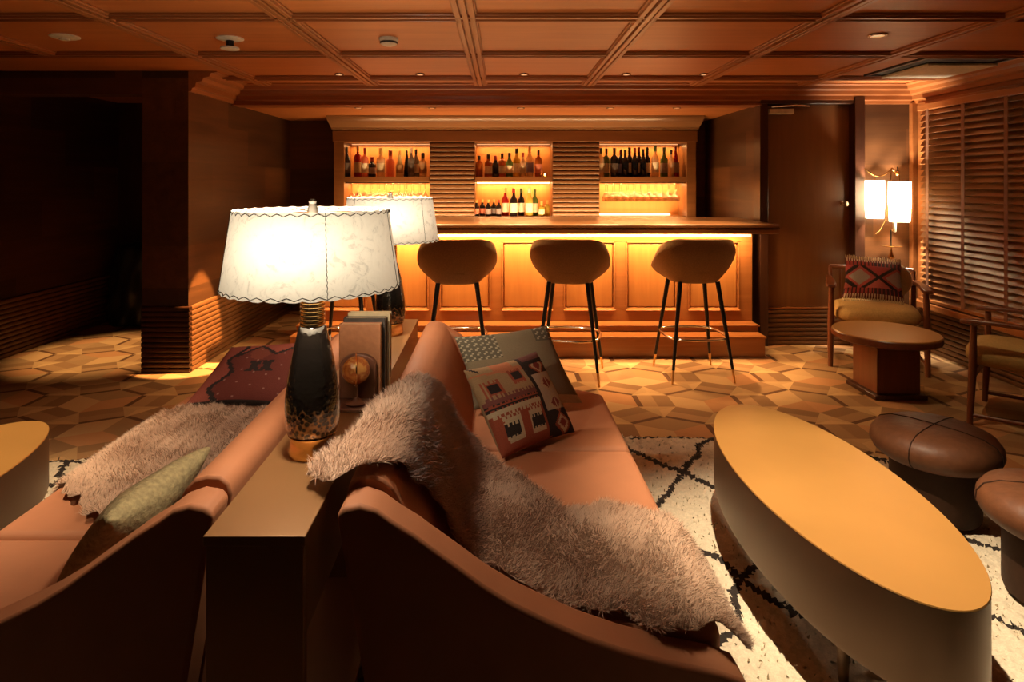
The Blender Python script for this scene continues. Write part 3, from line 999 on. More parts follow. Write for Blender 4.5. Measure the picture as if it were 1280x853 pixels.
# stemmed glasses hanging upside down from racks
GL = glass_thin('clear_glass', (1, .95, .85), .72)
g0 = thing('wine_glass', 'clear stemmed glass hanging upside down in the lit lower right niche', 'glass', (0, 0, 0), group='glasses hanging in the lower right niche')
M().lathe([(.002, 0), (.031, 0), (.031, -.003), (.005, -.008), (.0035, -.02), (.0035, -.085), (.008, -.095), (.026, -.115), (.036, -.145), (.034, -.185), (.032, -.185)], n=16, cap=False).build('bowl', GL, g0, angle=80)
first = True
for (a, b2, wh) in ((NZ[2][0] + .05, NZ[2][1] - .05, 'lower right niche'), (NZ[0][0] + .05, NZ[0][1] - .05, 'lower left niche')):
    for rrow, y in enumerate((6.50, 6.59)):
        n = 11
        for k in range(n):
            x = a + (b2 - a) * (k + (.5 if rrow else 0)) / n + .02
            lab = 'clear stemmed glass hanging upside down in the lit %s' % wh
            grp = 'glasses hanging in the %s' % wh
            if first:
                g0.location = (x, y, zs0 - .014); first = False
            else:
                clone(g0, (x, y, zs0 - .014), 0, lab, grp)
for i, (a, b2) in enumerate((NZ[0], NZ[2])):
    t = thing('glass_rack', 'thin rail rack holding glasses under the %s niche shelf' % ('left', 'right')[i], 'rack', ((a + b2) / 2, 6.55, zs0))
    for yy in (-.09, -.005, .085):
        M().box(-(b2 - a) / 2 + .01, (b2 - a) / 2 - .01, yy - .004, yy + .004, -.012, 0).build('rail', MT['brass'], t)

# ------------------------------------------------------------------ bar stools
def make_stool():
    t = thing('bar_stool', 'brown upholstered tub bar stool on black legs, middle of the bar', 'bar stool', (0, 0, 0), group='tub bar stools along the counter')
    # shell: open tub, high at the back (-Y side faces the camera)
    m = M()
    nu, nv = 48, 12
    outer = []; inner = []
    def rad(a, v, off):
        # v 0 bottom .. 1 rim
        ca, sa = math.cos(a), math.sin(a)
        g = 1 - (1 - min(1, v / .92)) ** 1.8
        rx = .160 + (.294 - .160) * g - .022 * (max(0, v - .68) / .32) ** 2
        ry = .150 + (.264 - .150) * g - .022 * (max(0, v - .68) / .32) ** 2
        n = 2.6
        k = (abs(ca) ** n + abs(sa) ** n) ** (-1 / n)
        return (rx - off) * k * ca, (ry - off) * k * sa
    def rimz(a):
        back = .5 - .5 * math.sin(a)         # 1 at -Y
        q = max(0, min(1, (back - .18) / .74)); q = q * q * (3 - 2 * q)
        return .80 + (1.0 - .80) * q
    vs = []
    for j in range(nv + 1):
        v = j / nv
        for i in range(nu):
            a = 2 * PI * i / nu
            x, y = rad(a, v, 0)
            z = .685 + (rimz(a) - .685) * (v ** 1.05)
            vs.append((x, y, z))
    o1 = len(vs)
    for j in range(nv + 1):
        v = 1 - j / nv
        for i in range(nu):
            a = 2 * PI * i / nu
            x, y = rad(a, v, .038)
            z = max(.745, .72 + (rimz(a) + .004 - .72) * (v ** 1.05))
            vs.append((x, y, z))
    fs = []
    for j in range(2 * nv + 1):
        for i in range(nu):
            i2 = (i + 1) % nu
            fs.append((j * nu + i, j * nu + i2, (j + 1) * nu + i2, (j + 1) * nu + i))
    fs.append(tuple(range(nu - 1, -1, -1)))
    fs.append(tuple((2 * nv + 1) * nu + i for i in range(nu)))
    m.add(vs, fs)
    m.build('shell', MT['stool'], t, angle=60)
    s = M()
    s.lathe([(.12, .74), (.19, .745), (.21, .765), (.205, .79), (.17, .80), (.002, .802)], n=32)
    s.build('seat_cushion', MT['stool'], t, angle=60)
    for sx in (-1, 1):
        for sy in (-1, 1):
            top = Vector((sx * .135, sy * .13, .695)); bot = Vector((sx * .222, sy * .222, 0.0))
            k = .135
            mid = bot + (top - bot) * k
            l = M().tube([mid, top], [.0105, .017], 12).build('leg', MT['black'], t)
            M().tube([bot + Vector((0, 0, .002)), mid], [.007, .0104], 12).build('ferrule', MT['handle'], l)
    ring = []
    for i in range(40):
        a = 2 * PI * i / 40
        n = 3.2
        k = (abs(math.cos(a)) ** n + abs(math.sin(a)) ** n) ** (-1 / n)
        ring.append((.215 * k * math.cos(a), .215 * k * math.sin(a), .30))
    M().tube(ring, .0085, 10, True).build('footrest_ring', MT['chrome'], t)
    return t


st = make_stool()
st.location = (.49, 4.52, 0); st.rotation_euler = (0, 0, math.radians(-12))
clone(st, (1.385, 4.55, 0), math.radians(3), 'brown upholstered tub bar stool at the right end of the bar, nearest the door')
clone(st, (-.325, 4.50, 0), math.radians(4), 'brown upholstered tub bar stool behind the sofa back, left of the middle stool')
clone(st, (-1.13, 4.52, 0), math.radians(-4), 'brown bar stool mostly hidden behind the lit table lamps')


# ------------------------------------------------------------------ sofas
def shear(m, y0, k):
    m.v = [(x + k * (y - y0), y, z) for x, y, z in m.v]
    return m


WING = [(0, .705), (.012, .722), (.05, .728), (.085, .716), (.12, .690), (.165, .662), (.194, .640), (.25, .600), (.31, .556), (.37, .520), (.436, .488), (.51, .455), (.6, .424), (.70, .398), (.80, .378), (.85, .360), (.865, .335), (.86, .30), (.85, .12), (.095, .12)]


def sofa(name, label, x0, sg, k, splits, far_low):
    """x0: outer back plane at near end, sg: +1 seat towards +X"""
    Y0, Y1 = 1.297, 3.04
    t = thing(name, label, 'sofa', (x0 + sg * .4, (Y0 + Y1) / 2, 0), world=True)
    X = lambda o: x0 + sg * o
    def pr(poly, a, b_): return shear(M().prism([(X(o), z) for o, z in poly], 'Y', a, b_), Y0, k)
    back = [(.095, .12), (0, .70), (.005, .725), (.025, .742), (.055, .744), (.085, .735), (.105, .712), (.15, .62), (.24, .39), (.24, .12)]
    pr(back, Y0 + .095, Y1 - .08).build('backrest', MT['velvet'], t, angle=50, bevel=.006)
    pr(WING, Y0, Y0 + .09).build('armrest', MT['velvet'], t, angle=50, bevel=.012, segs=3)
    pr([(o, z) for o, z in WING], Y1 - .08, Y1).build('armrest', MT['velvet'], t, angle=50, bevel=.012, segs=3)
    pr([(.12, .12), (.12, .30), (.83, .30), (.83, .12)], Y0 + .09, Y1 - .08).build('seat_base', MT['velvet'], t, bevel=.012)
    ys = [Y0 + .092] + splits + [Y1 - .082]
    for a, b_ in zip(ys[:-1], ys[1:]):
        nu, nv = 16, 14
        m = M()
        # soft seat cushion: closed rounded box
        o0, o1, zz0, zz1 = .16, .84, .292, .405
        vs = []; 
        def pt(u, v):   # u across, v around the loop
            return None
        m.box(X(o0), X(o1), a + .002, b_ - .002, zz0, zz1)
        shear(m, Y0, k)
        m.build('seat_cushion', MT['velvet'], t, bevel=.028, segs=4, angle=60)
    for o in (.14, .78):
        for y in (Y0 + .06, Y1 - .06):
            l = M().lathe([(.014, 0), (.022, .12)], X(o) + k * (y - Y0), y, 14)
            l.build('leg', MT['black'], t)
    return t


sofa('sofa', 'salmon brown velvet sofa at the right of the console, draped with a sheepskin', -.346, 1, -.012, [1.80, 2.33], True)
sofa('sofa', 'salmon brown velvet sofa at the left of the console, facing the left table', -.603, -1, -.0205, [1.755, 2.35], True)

# console between the sofas
ct = thing('console_table', 'narrow bronze console table standing between the two sofas', 'table', (-.48, 2.1, 0), world=True)
m = M().box(-.575, -.378, 1.197, 3.10, .70, .72)
shear(m, 1.197, -.0205)
m.build('tabletop', MT['console'], ct, bevel=.002)
for nm, y0, y1, z0, z1 in (('end_panel', 1.200, 1.222, .0, .70), ('end_panel', 3.075, 3.097, .0, .70), ('divider', 2.1, 2.12, .0, .70)):
    m = M().box(-.571, -.382, y0, y1, z0, z1); shear(m, 1.197, -.0205); m.build(nm, MT['console'], ct, bevel=.002)
m = M().box(-.571, -.382, 1.22, 3.08, .05, .07); shear(m, 1.197, -.0205); m.build('shelf', MT['console'], ct, bevel=.002)
m = M().box(-.571, -.557, 1.22, 3.08, .52, .70).box(-.396, -.382, 1.22, 3.08, .52, .70); shear(m, 1.197, -.0205); m.build('apron', MT['console'], ct, bevel=.002)


# ------------------------------------------------------------------ table lamps
def make_lamp():
    t = thing('table_lamp', 'lit table lamp with wide parchment shade on the near end of the console', 'lamp', (0, 0, 0), group='parchment-shade table lamps on the console')
    M().lathe([(.056, 0), (.058, .004), (.058, .012), (.055, .03), (.055, .046), (.059, .052), (.04, .056)], n=40).build('base', MT['brass'], t)
    M().lathe([(.045, .050), (.062, .058), (.0665, .085), (.0675, .12), (.0655, .15), (.060, .19), (.053, .23), (.045, .27), (.038, .30), (.033, .318), (.026, .322)], n=48).build('body', MT['lampbody'], t, angle=60)
    nk = [(.026, .320)]
    z = .322
    while z < .395:
        nk += [(.030, z), (.031, z + .004), (.030, z + .007), (.024, z + .009)]
        z += .010
    nk += [(.022, .40), (.020, .44)]
    M().lathe(nk, n=32).build('neck', MT['brass'], t)
    M().lathe([(.006, .44), (.006, .62)], n=10).build('stem', MT['brass'], t)
    M().lathe([(.006, .600), (.014, .604), (.012, .615), (.008, .626), (.010, .632), (.004, .638)], n=16).build('finial', MT['stitch'], t)
    # shade: slanted drum, slightly scalloped rims
    n = 96
    zb_, zt_ = .418, .612
    m = M()
    rings = 12
    vs = []
    for j in range(rings + 1):
        q = j / rings
        for i in range(n):
            a = 2 * PI * i / n
            r = .216 + (.188 - .216) * q
            z = zb_ + (zt_ - zb_) * q
            if j == 0: z += .0022 * math.cos(a * 32)
            if j == rings: z += .0015 * math.cos(a * 32)
            vs.append((r * math.cos(a), r * math.sin(a), z))
    fs = [(j * n + i, j * n + (i + 1) % n, (j + 1) * n + (i + 1) % n, (j + 1) * n + i) for j in range(rings) for i in range(n)]
    m.add(vs, fs)
    sh = m.build('lamp_shade', MT['shade'], t, angle=60)
    # whip stitching round both rims and down the seams
    s = M()
    for r, z in ((.2165, zb_ + .006), (.1885, zt_ - .006)):
        pts = []
        for i in range(160):
            a = 2 * PI * i / 160
            zz = z + .0034 * math.sin(a * 40)
            rr = r + .0008 + .0016 * math.cos(a * 40)
            pts.append((rr * math.cos(a), rr * math.sin(a), zz))
        s.tube(pts, .0011, 5, True)
    for a0 in (-PI * .5 + .44, -PI * .5 - 1.22, -PI * .5 + 1.5, -PI * .5 + 2.8):
        pts = []
        for i in range(60):
            q = i / 59
            r = .2165 + (.1885 - .2165) * q + .0008
            a = a0 + .0045 * math.sin(i * 1.7)
            pts.append((r * math.cos(a), r * math.sin(a), zb_ + (zt_ - zb_) * q))
        s.tube(pts, .0008, 5)
    s.build('stitching', MT['stitch'], sh)
    M().tube([(0, 0, .606), (.186, 0, .606)], .0015, 6).tube([(0, 0, .606), (-.093, .161, .606)], .0015, 6).tube([(0, 0, .606), (-.093, -.161, .606)], .0015, 6).build('spider', MT['brass'], sh)
    return t


lamp = make_lamp()
lamp.location = (-.477, 1.569, .72)
light('bulb', 'POINT', (-.477 + .0, 1.569 - .095, .72 + .52), P_TABLE_LAMP, LAMPC, .028)
l2 = clone(lamp, (-.503, 2.80, .72), .5, 'lit parchment-shade table lamp at the far end of the console, behind the books')
light('bulb', 'POINT', (-.49, 2.71, .72 + .52), P_TABLE_LAMP, LAMPC, .028)

# ------------------------------------------------------------------ books and globe on the console
def book(x0, x1, y0, y1, z0, z1, cover, label):
    t = thing('book', label, 'book', ((x0 + x1) / 2, (y0 + y1) / 2, z0), group='books standing on the console', world=True)
    M().box(x0 + .003, x1 - .003, y0 + .003, y1 - .003, z0 + .004, z1 - .004).build('pages', MT['page'], t)
    c = M().box(x0, x1, y0, y0 + .003, z0, z1).box(x0, x1, y1 - .003, y1, z0, z1).box(x0, x0 + .003, y0, y1, z0, z1)
    c.build('cover', cover, t, bevel=.001)
    return t


book(-.512, -.382, 1.955, 1.985, .72, .955, MT['tan'], 'tan leather book standing in front, behind the small globe')
book(-.508, -.374, 1.992, 2.022, .72, .966, MT['darkbook'], 'dark cloth book standing between two other books')
book(-.503, -.366, 2.03, 2.06, .72, .975, MT['page'], 'pale book standing at the rear of the three')
t = thing('bookend', 'dark arched wooden bookend on the console behind the globe', 'bookend', (-.445, 1.94, .72), world=True)
arc = [(-.503, .73), (-.503, .832)] + [(-.447 + .056 * math.cos(a), .832 + .036 * math.sin(a)) for a in [PI - PI * i / 12 for i in range(13)]] + [(-.391, .73)]
M().prism(arc, 'Y', 1.930, 1.950).build('upright', MT['archwood'], t, bevel=.003)
M().prism([(-.512, 1.84), (-.40, 1.84), (-.385, 1.865), (-.385, 1.952), (-.512, 1.952)], 'Z', .72, .73).build('foot_plate', MT['archwood'], t, bevel=.002)
t = thing('globe', 'small antique amber desk globe with brass meridian on the console', 'globe', (-.442, 1.885, .73), world=True)
gc = (-.442, 1.885, .832)
M().ball(gc, .042, 32, 20).build('sphere', MT['globe'], t, angle=80)
ringp = [(gc[0] + .048 * math.sin(a) * .25, gc[1] - .048 * abs(1) * math.sin(a) * .968, gc[2] + .048 * math.cos(a)) for a in [2 * PI * i / 40 for i in range(40)]]
M().tube(ringp, .0026, 8, True).build('meridian_ring', MT['brass'], t)
M().lathe([(.030, .73), (.032, .736), (.012, .744), (.006, .752), (.006, .786)], gc[0], gc[1], 24).build('stand', MT['archwood'], t)


# ------------------------------------------------------------------ cushions
def bilerp(c, u, v):
    return (c[0] * (1 - u) + c[1] * u) * (1 - v) + (c[3] * (1 - u) + c[2] * u) * v


def cushion(name, label, corners, thick, pat, mat, n=44, group=None, pinch=.06, fringe=None):
    """corners BL, BR, TR, TL in world space; front faces the BL->BR x BL->TL normal"""
    c = [Vector(p) for p in corners]
    ctr = sum(c, Vector()) / 4
    nrm = (c[1] - c[0]).cross(c[3] - c[0]).normalized()
    t = tag_cushion = thing(name, label, 'cushion', tuple(ctr), group=group, world=True)
    m = M()
    def pos(i, j, side):
        u, v = i / n, j / n
        # edges bow inwards between the pointed corners
        uu = .5 + (u - .5) * (1 - pinch * math.sin(PI * v))
        vv = .5 + (v - .5) * (1 - pinch * math.sin(PI * u))
        p = bilerp(c, uu, vv)
        e = min(1, 4 * u * (1 - u)) ** .5 * min(1, 4 * v * (1 - v)) ** .5
        w = mnoise.noise(Vector((u * 3 + ctr.x * 7, v * 3, side))) * .010 * e
        return p + nrm * side * (thick / 2 * e ** .85 + w)
    vid = {}
    vs = []
    for side in (1, -1):
        for i in range(n + 1):
            for j in range(n + 1):
                if side == -1 and (i in (0, n) or j in (0, n)):
                    vid[(side, i, j)] = vid[(1, i, j)]
                else:
                    vid[(side, i, j)] = len(vs)
                    vs.append(pos(i, j, side))
    fs = []; cs = []
    for side in (1, -1):
        for i in range(n):
            for j in range(n):
                q = (vid[(side, i, j)], vid[(side, i + 1, j)], vid[(side, i + 1, j + 1)], vid[(side, i, j + 1)])
                fs.append(q if side == 1 else q[::-1])
                if pat: cs.append(pat((i + .5) / n, (j + .5) / n, side))
    m.add(vs, fs, cs if pat else None)
    ob = m.build('cushion_body', mat, t, angle=80)
    if fringe:
        fm = M()
        for (ca, cb_, L) in fringe:
            A, B = c[ca], c[cb_]
            out = ((A + B) / 2 - ctr).normalized()
            k = int((B - A).length / .012)
            for i in range(k):
                p = A.lerp(B, (i + .5) / k)
                a = p - out * .012
                jx = Vector((random.uniform(-.004, .004), random.uniform(-.004, .004), random.uniform(-.006, .006)))
                fm.tube([a, p + out * L * .4, p + out * L + jx], [.0035, .0045, .0028], 6)
        fm.build('fringe', MT['cream'], t)
    return t


CRM = (.31, .20, .10); RST = (.27, .06, .028); BLK = (.022, .014, .012); ORG = (.42, .15, .07); NVY = (.05, .045, .05); WHT = (.45, .35, .22); BRG = (.20, .035, .03)


def pat_kilim(u, v, side):
    if side < 0: return CRM
    tooth = .018 * (1 if int(u * 44) % 2 else -1)
    if u < .60:
        # left field
        if v < .10: return RST
        if v < .46:
            if v + tooth > .40: return WHT
            # H shaped medallion on rust
            if abs(u - .33) < .045: return RST
            if v > .33 and .08 < u < .56: return RST if v > .36 - tooth else WHT
            for cx in (.17, .48):
                if abs(u - cx) < .085 and .13 < v < .31:
                    return WHT if not (.155 < v + tooth * .6 < .285) else BLK
            return WHT if .10 < u < .56 and v < .33 else RST
        if v < .54: return RST if int((v + tooth) * 40) % 2 else BLK
        if v < .60 + tooth: return (.16, .05, .04)
        if v < .90:
            for cx, cy in ((.14, .70), (.47, .78)):
                d = max(abs(u - cx) * 1.1, abs(v - cy) * 1.2)
                if d < .065: return BLK
                if d < .10 + tooth * .6: return RST
            if abs(v - .92 + u * .1) < .03: return ORG
            return CRM
        if u < .10 and abs((u + v) - 1.03) < .02: return BLK
        return ORG if .25 < u < .5 else CRM
    # right stripe with diamonds
    if u < .65: return BLK if v > .02 else RST
    w = (u - .65) / .35
    if v > .86: return (.10, .035, .03) if v > .92 else BLK
    k = (v * 4.2) % 1
    d = abs(w - .5) * 1.5 + abs(k - .5)
    if .28 < v < .74:
        if abs(w - .5) < .04 and d < .34: return WHT
        if d < .34: return BRG
        if d < .52: return WHT
        return ORG if w > .85 else (.42, .34, .25)
    if d < .25: return BRG
    if d < .40: return WHT
    if d < .55: return RST
    return BLK


def pat_linen(u, v, side):
    base = (.19, .145, .085)
    if side > 0 and ((u < .38 and v > .62) or (u > .80 and v > .80)):
        return (.10, .085, .055) if (int(u * 44) * 7 + int(v * 44) * 13 + int(u * 44) * int(v * 44)) % 3 else (.34, .29, .19)
    if side > 0 and v < .10 and u > .80: return (.55, .46, .32)
    return base


def pat_red(u, v, side):
    R1 = (.12, .024, .016); R2 = (.17, .042, .024)
    if side < 0: return (.36, .27, .17)
    if v < .05 or v > .97: return BLK
    for cx, cy in ((.55, .55), (.70, .55)):
        if max(abs(u - cx), abs(v - cy)) < .085 and abs(abs(u - cx) - abs(v - cy) * .6) < .035: return BLK
    w = .16 + .16 * abs(((v * 2.2) % 1) - .5) * 2
    if abs(u - w) < .03: return BLK
    if u < w: return (.25, .06, .04)
    w = .74 + .20 * abs(((u * 2.0) % 1) - .5) * 2
    if abs(v - w) < .025: return BLK
    if v > w: return (.27, .065, .04)
    if ((int(u * 44) * 31 + int(v * 44) * 17) % 61) == 0: return (.24, .13, .10)
    return R2 if (u - .55) ** 2 + (v - .8) ** 2 < .02 else R1


def pat_chair(u, v, side):
    if side < 0: return (.4, .28, .15)
    if v < .08 or v > .92: return (.5, .4, .28) if int(u * 44) % 2 else (.14, .03, .03)
    k = abs(((u * 1.5 + .1) % 1) - .5) * 2
    e = abs(v - .5) - .34 * (1 - k)
    if v < .22 or v > .80: return (.30, .05, .04) if int(u * 30) % 2 else (.045, .02, .02)
    if abs(e) < .05: return BLK
    if e < -.05:
        return (.30, .26, .24) if e < -.13 else (.34, .07, .06)
    return (.36, .06, .06) if v > .5 else (.42, .11, .09)


cushion('cushion', 'grey beige linen cushion with speckled corners on the right sofa, behind the kilim cushion',
        [(-.12, 2.66, .43), (.351, 2.74, .43), (.21, 2.94, .725), (-.215, 2.80, .705)], .13, pat_linen, MT['kilim'], group='cushions on the sofas')
cushion('cushion', 'kilim cushion with black, rust and cream pattern leaning on the right sofa',
        [(.0, 2.21, .42), (.285, 2.45, .42), (.14, 2.60, .695), (-.145, 2.32, .70)], .14, pat_kilim, MT['kilim'], n=60, group='cushions on the sofas')
cushion('cushion', 'dark red kilim cushion with black outlines on the far end of the left sofa',
        [(-1.39, 2.70, .42), (-.95, 2.72, .42), (-.95, 2.98, .635), (-1.29, 2.97, .615)], .10, pat_red, MT['kilim'], group='cushions on the sofas')
cushion('cushion', 'plain beige cushion wedged behind the red kilim cushion on the left sofa',
        [(-.90, 2.45, .43), (-.90, 2.90, .43), (-.80, 2.92, .69), (-.80, 2.5, .69)], .08, None, MT['cream'], n=24, group='cushions on the sofas')
cushion('cushion', 'olive beige cushion leaning on the back of the left sofa at the near end',
        [(-1.06, 1.47, .43), (-1.02, 1.85, .44), (-.84, 1.80, .64), (-.90, 1.42, .63)][::-1], .12, None, MT['olive'], group='cushions on the sofas')


# ------------------------------------------------------------------ fur and rugs
def blade_mesh(name, roots, dirs, sides, lens, widths, cols, mat, parent=None, base=None, origin=None, nrm=None):
    """curved tapered tufts: 5 vertices, 2 faces each; base: (verts, faces, cols) backing"""
    n = len(roots)
    up = dirs / np.linalg.norm(dirs, axis=1, keepdims=True)
    sd = sides / np.linalg.norm(sides, axis=1, keepdims=True)
    if nrm is not None:
        fl = np.sum(np.cross(sd, up) * nrm, axis=1) < 0
        sd[fl] *= -1
    L = lens[:, None]; W = widths[:, None]
    droop = np.cross(sd, up)
    p0 = roots - sd * W; p1 = roots + sd * W
    mid = roots + up * L * .55
    p2 = mid - sd * W * .8; p3 = mid + sd * W * .8
    tip = roots + up * L + droop * L * RNG.normal(0, .25, (n, 1)) + sd * L * RNG.normal(0, .18, (n, 1))
    V = np.stack([p0, p1, p3, p2, tip], axis=1).reshape(-1, 3)
    bv, bf, bcol = base if base else (np.zeros((0, 3)), [], [])
    off = len(bv)
    V = np.concatenate([np.asarray(bv, float).reshape(-1, 3), V])
    if origin is not None: V = V - np.array(origin)
    idx = np.arange(n)[:, None] * 5 + off
    quads = np.concatenate([idx + 0, idx + 1, idx + 2, idx + 3], axis=1)
    tris = np.concatenate([idx + 3, idx + 2, idx + 4], axis=1)
    bl = [i for f in bf for i in f]
    loops = np.concatenate([np.array(bl, int), quads.ravel(), tris.ravel()])
    sizes = np.concatenate([np.array([len(f) for f in bf], int), np.full(n, 4), np.full(n, 3)])
    starts = np.concatenate([[0], np.cumsum(sizes)[:-1]])
    me = bpy.data.meshes.new(name)
    me.vertices.add(len(V)); me.vertices.foreach_set('co', V.ravel())
    me.loops.add(len(loops)); me.loops.foreach_set('vertex_index', loops.astype(np.int32))
    me.polygons.add(len(sizes)); me.polygons.foreach_set('loop_start', starts.astype(np.int32))
    try:
        me.polygons.foreach_set('loop_total', sizes.astype(np.int32))
    except Exception:
        pass
    me.update(calc_edges=True)
    me.polygons.foreach_set('use_smooth', np.ones(len(sizes), bool))
    ca = me.color_attributes.new('weave', 'FLOAT_COLOR', 'CORNER')
    cb_ = []
    for f, c in zip(bf, bcol): cb_ += [list(c) + [1]] * len(f)
    c4 = np.concatenate([cols, np.ones((n, 1))], axis=1)
    root_c = c4 * np.array([.90, .89, .88, 1])
    qc = np.stack([root_c, root_c, c4, c4], axis=1).reshape(-1, 4)
    tcx = np.stack([c4, c4, c4], axis=1).reshape(-1, 4)
    allc = np.concatenate([np.array(cb_).reshape(-1, 4), qc, tcx])
    ca.data.foreach_set('color', allc.ravel())
    if nrm is not None:
        vn = np.zeros((len(V), 3)); vn[:, 2] = 1
        me.vertices.foreach_get('normal', tmp := np.zeros(len(V) * 3))
        vn[:off] = tmp.reshape(-1, 3)[:off]
        vn[off:] = np.repeat(nrm, 5, axis=0)
        me.normals_split_custom_set_from_vertices(vn.tolist())
    me.materials.append(mat)
    ob = bpy.data.objects.new(name, me)
    COL.objects.link(ob)
    if origin is not None and parent is None: ob.location = origin
    return ob


def sheepskin(label, stations, X, k, Y0, nblades, length, sgn, seed):
    """stations: (o, z, ymin, ymax) along the drape"""
    rng = np.random.default_rng(seed)
    # resample the stations smoothly
    S = np.array(stations, float)
    seg = np.r_[0, np.cumsum(np.hypot(np.diff(S[:, 0]), np.diff(S[:, 1])))]
    NT, NV = 60, 40
    tt = np.linspace(0, seg[-1], NT)
    P = np.stack([np.interp(tt, seg, S[:, c]) for c in range(4)], 1)
    ker = np.array([1, 2, 3, 2, 1.]) / 9
    for c in range(4):
        pad = np.pad(P[:, c], 2, mode='edge')
        P[:, c] = np.convolve(pad, ker, 'valid')
    G = np.zeros((NT, NV, 3))
    for i in range(NT):
        o, z, y0, y1 = P[i]
        wob0 = .018 * math.sin(i * .55 + seed) + .012 * math.sin(i * 1.3)
        wob1 = .018 * math.sin(i * .6 + 2 + seed) + .012 * math.sin(i * 1.5 + 1)
        ys = np.linspace(y0 + wob0, y1 + wob1, NV)
        for j, y in enumerate(ys):
            lump = .010 * mnoise.noise(Vector((o * 6, y * 6, seed))) + .008
            G[i, j] = (X(o) + k * (y - Y0), y, z + lump)
    # normals
    du = np.gradient(G, axis=0); dv = np.gradient(G, axis=1)
    Nn = np.cross(du, dv); Nn /= np.linalg.norm(Nn, axis=2, keepdims=True) + 1e-9
    if Nn[NT // 2, NV // 2, 2] < 0: Nn = -Nn
    du /= np.linalg.norm(du, axis=2, keepdims=True) + 1e-9
    bvs = G.reshape(-1, 3)
    bfs = [(i * NV + j, (i + 1) * NV + j, (i + 1) * NV + j + 1, i * NV + j + 1) for i in range(NT - 1) for j in range(NV - 1)]
    if Nn[0, 0] @ np.cross(G[1, 0] - G[0, 0], G[1, 1] - G[1, 0]) < 0:
        bfs = [f[::-1] for f in bfs]
    bc = [(.40, .27, .19)] * len(bfs)
    # sample
    area = np.linalg.norm(np.cross(np.gradient(G, axis=0), np.gradient(G, axis=1)), axis=2)
    pr_ = area[:-1, :-1].ravel(); pr_ = pr_ / pr_.sum()
    pick = rng.choice(len(pr_), nblades, p=pr_)
    ii, jj = pick // (NV - 1), pick % (NV - 1)
    a, b_ = rng.random(nblades)[:, None], rng.random(nblades)[:, None]
    def lerp(A): return (A[ii, jj] * (1 - a) + A[ii + 1, jj] * a) * (1 - b_) + (A[ii, jj + 1] * (1 - a) + A[ii + 1, jj + 1] * a) * b_
    root = lerp(G); nn = lerp(Nn); tu = lerp(du)
    # combing field
    comb = np.array([[mnoise.noise(Vector((p[0] * 7, p[1] * 7, seed))), mnoise.noise(Vector((p[0] * 7, p[1] * 7, seed + 9)))] for p in root])
    tv = np.cross(nn, tu)
    frac = (jj / NV - .5)[:, None] * 2
    d = nn * .62 + tu * (.35 + .7 * comb[:, :1]) + tv * (comb[:, 1:] * 1.0 + frac * .35) + rng.normal(0, .20, (nblades, 3))
    d += np.array([0, 0, -.18])
    sides = np.cross(d, rng.normal(0, 1, (nblades, 3)))
    big = np.array([mnoise.noise(Vector((p[0] * 5, p[1] * 5, seed + 3))) for p in root])
    colA = np.array([.82, .58, .42]); colB = np.array([.58, .36, .24])
    w = np.clip(.5 + big * 1.2 + rng.normal(0, .18, nblades), 0, 1)[:, None]
    cols = colA * w + colB * (1 - w)
    nv = nn + d * .2 + rng.normal(0, .12, (nblades, 3)); nv /= np.linalg.norm(nv, axis=1, keepdims=True)
    org = tuple(G[NT // 2, NV // 2])
    ob = blade_mesh('sheepskin', root, d, sides, length * rng.uniform(.6, 1.15, nblades), rng.uniform(.0007, .0013, nblades), cols, MT['ivory_fur'], base=(bvs, bfs, bc), origin=org, nrm=nv)
    tag(ob, label, 'sheepskin')
    return ob


sheepskin('long-haired cream sheepskin draped over the back and seat of the right sofa', [
    (-.10, .735, 1.39, 1.43), (-.06, .745, 1.375, 1.50), (-.02, .752, 1.365, 1.72), (.02, .758, 1.37, 1.90), (.06, .760, 1.40, 2.03), (.11, .742, 1.46, 2.12), (.165, .63, 1.55, 2.18),
    (.23, .49, 1.58, 2.21), (.29, .435, 1.57, 2.20), (.38, .422, 1.52, 2.12), (.45, .420, 1.45, 1.96), (.53, .420, 1.41, 1.87), (.70, .420, 1.375, 1.86), (.79, .420, 1.365, 1.84),
    (.84, .415, 1.36, 1.80), (.87, .395, 1.36, 1.74), (.885, .36, 1.37, 1.66)],
    lambda o: -.346 + o, -.012, 1.297, 110000, .027, 1, 3)
sheepskin('pinkish cream sheepskin laid flat over the seat of the left sofa', [
    (.24, .425, 1.72, 2.62), (.4, .422, 1.74, 2.66), (.55, .422, 1.80, 2.70), (.66, .420, 1.88, 2.70), (.76, .418, 1.97, 2.70), (.815, .412, 2.02, 2.68), (.85, .385, 2.06, 2.62), (.862, .34, 2.1, 2.55)],
    lambda o: -.603 - o, -.0205, 1.297, 70000, .024, -1, 5)


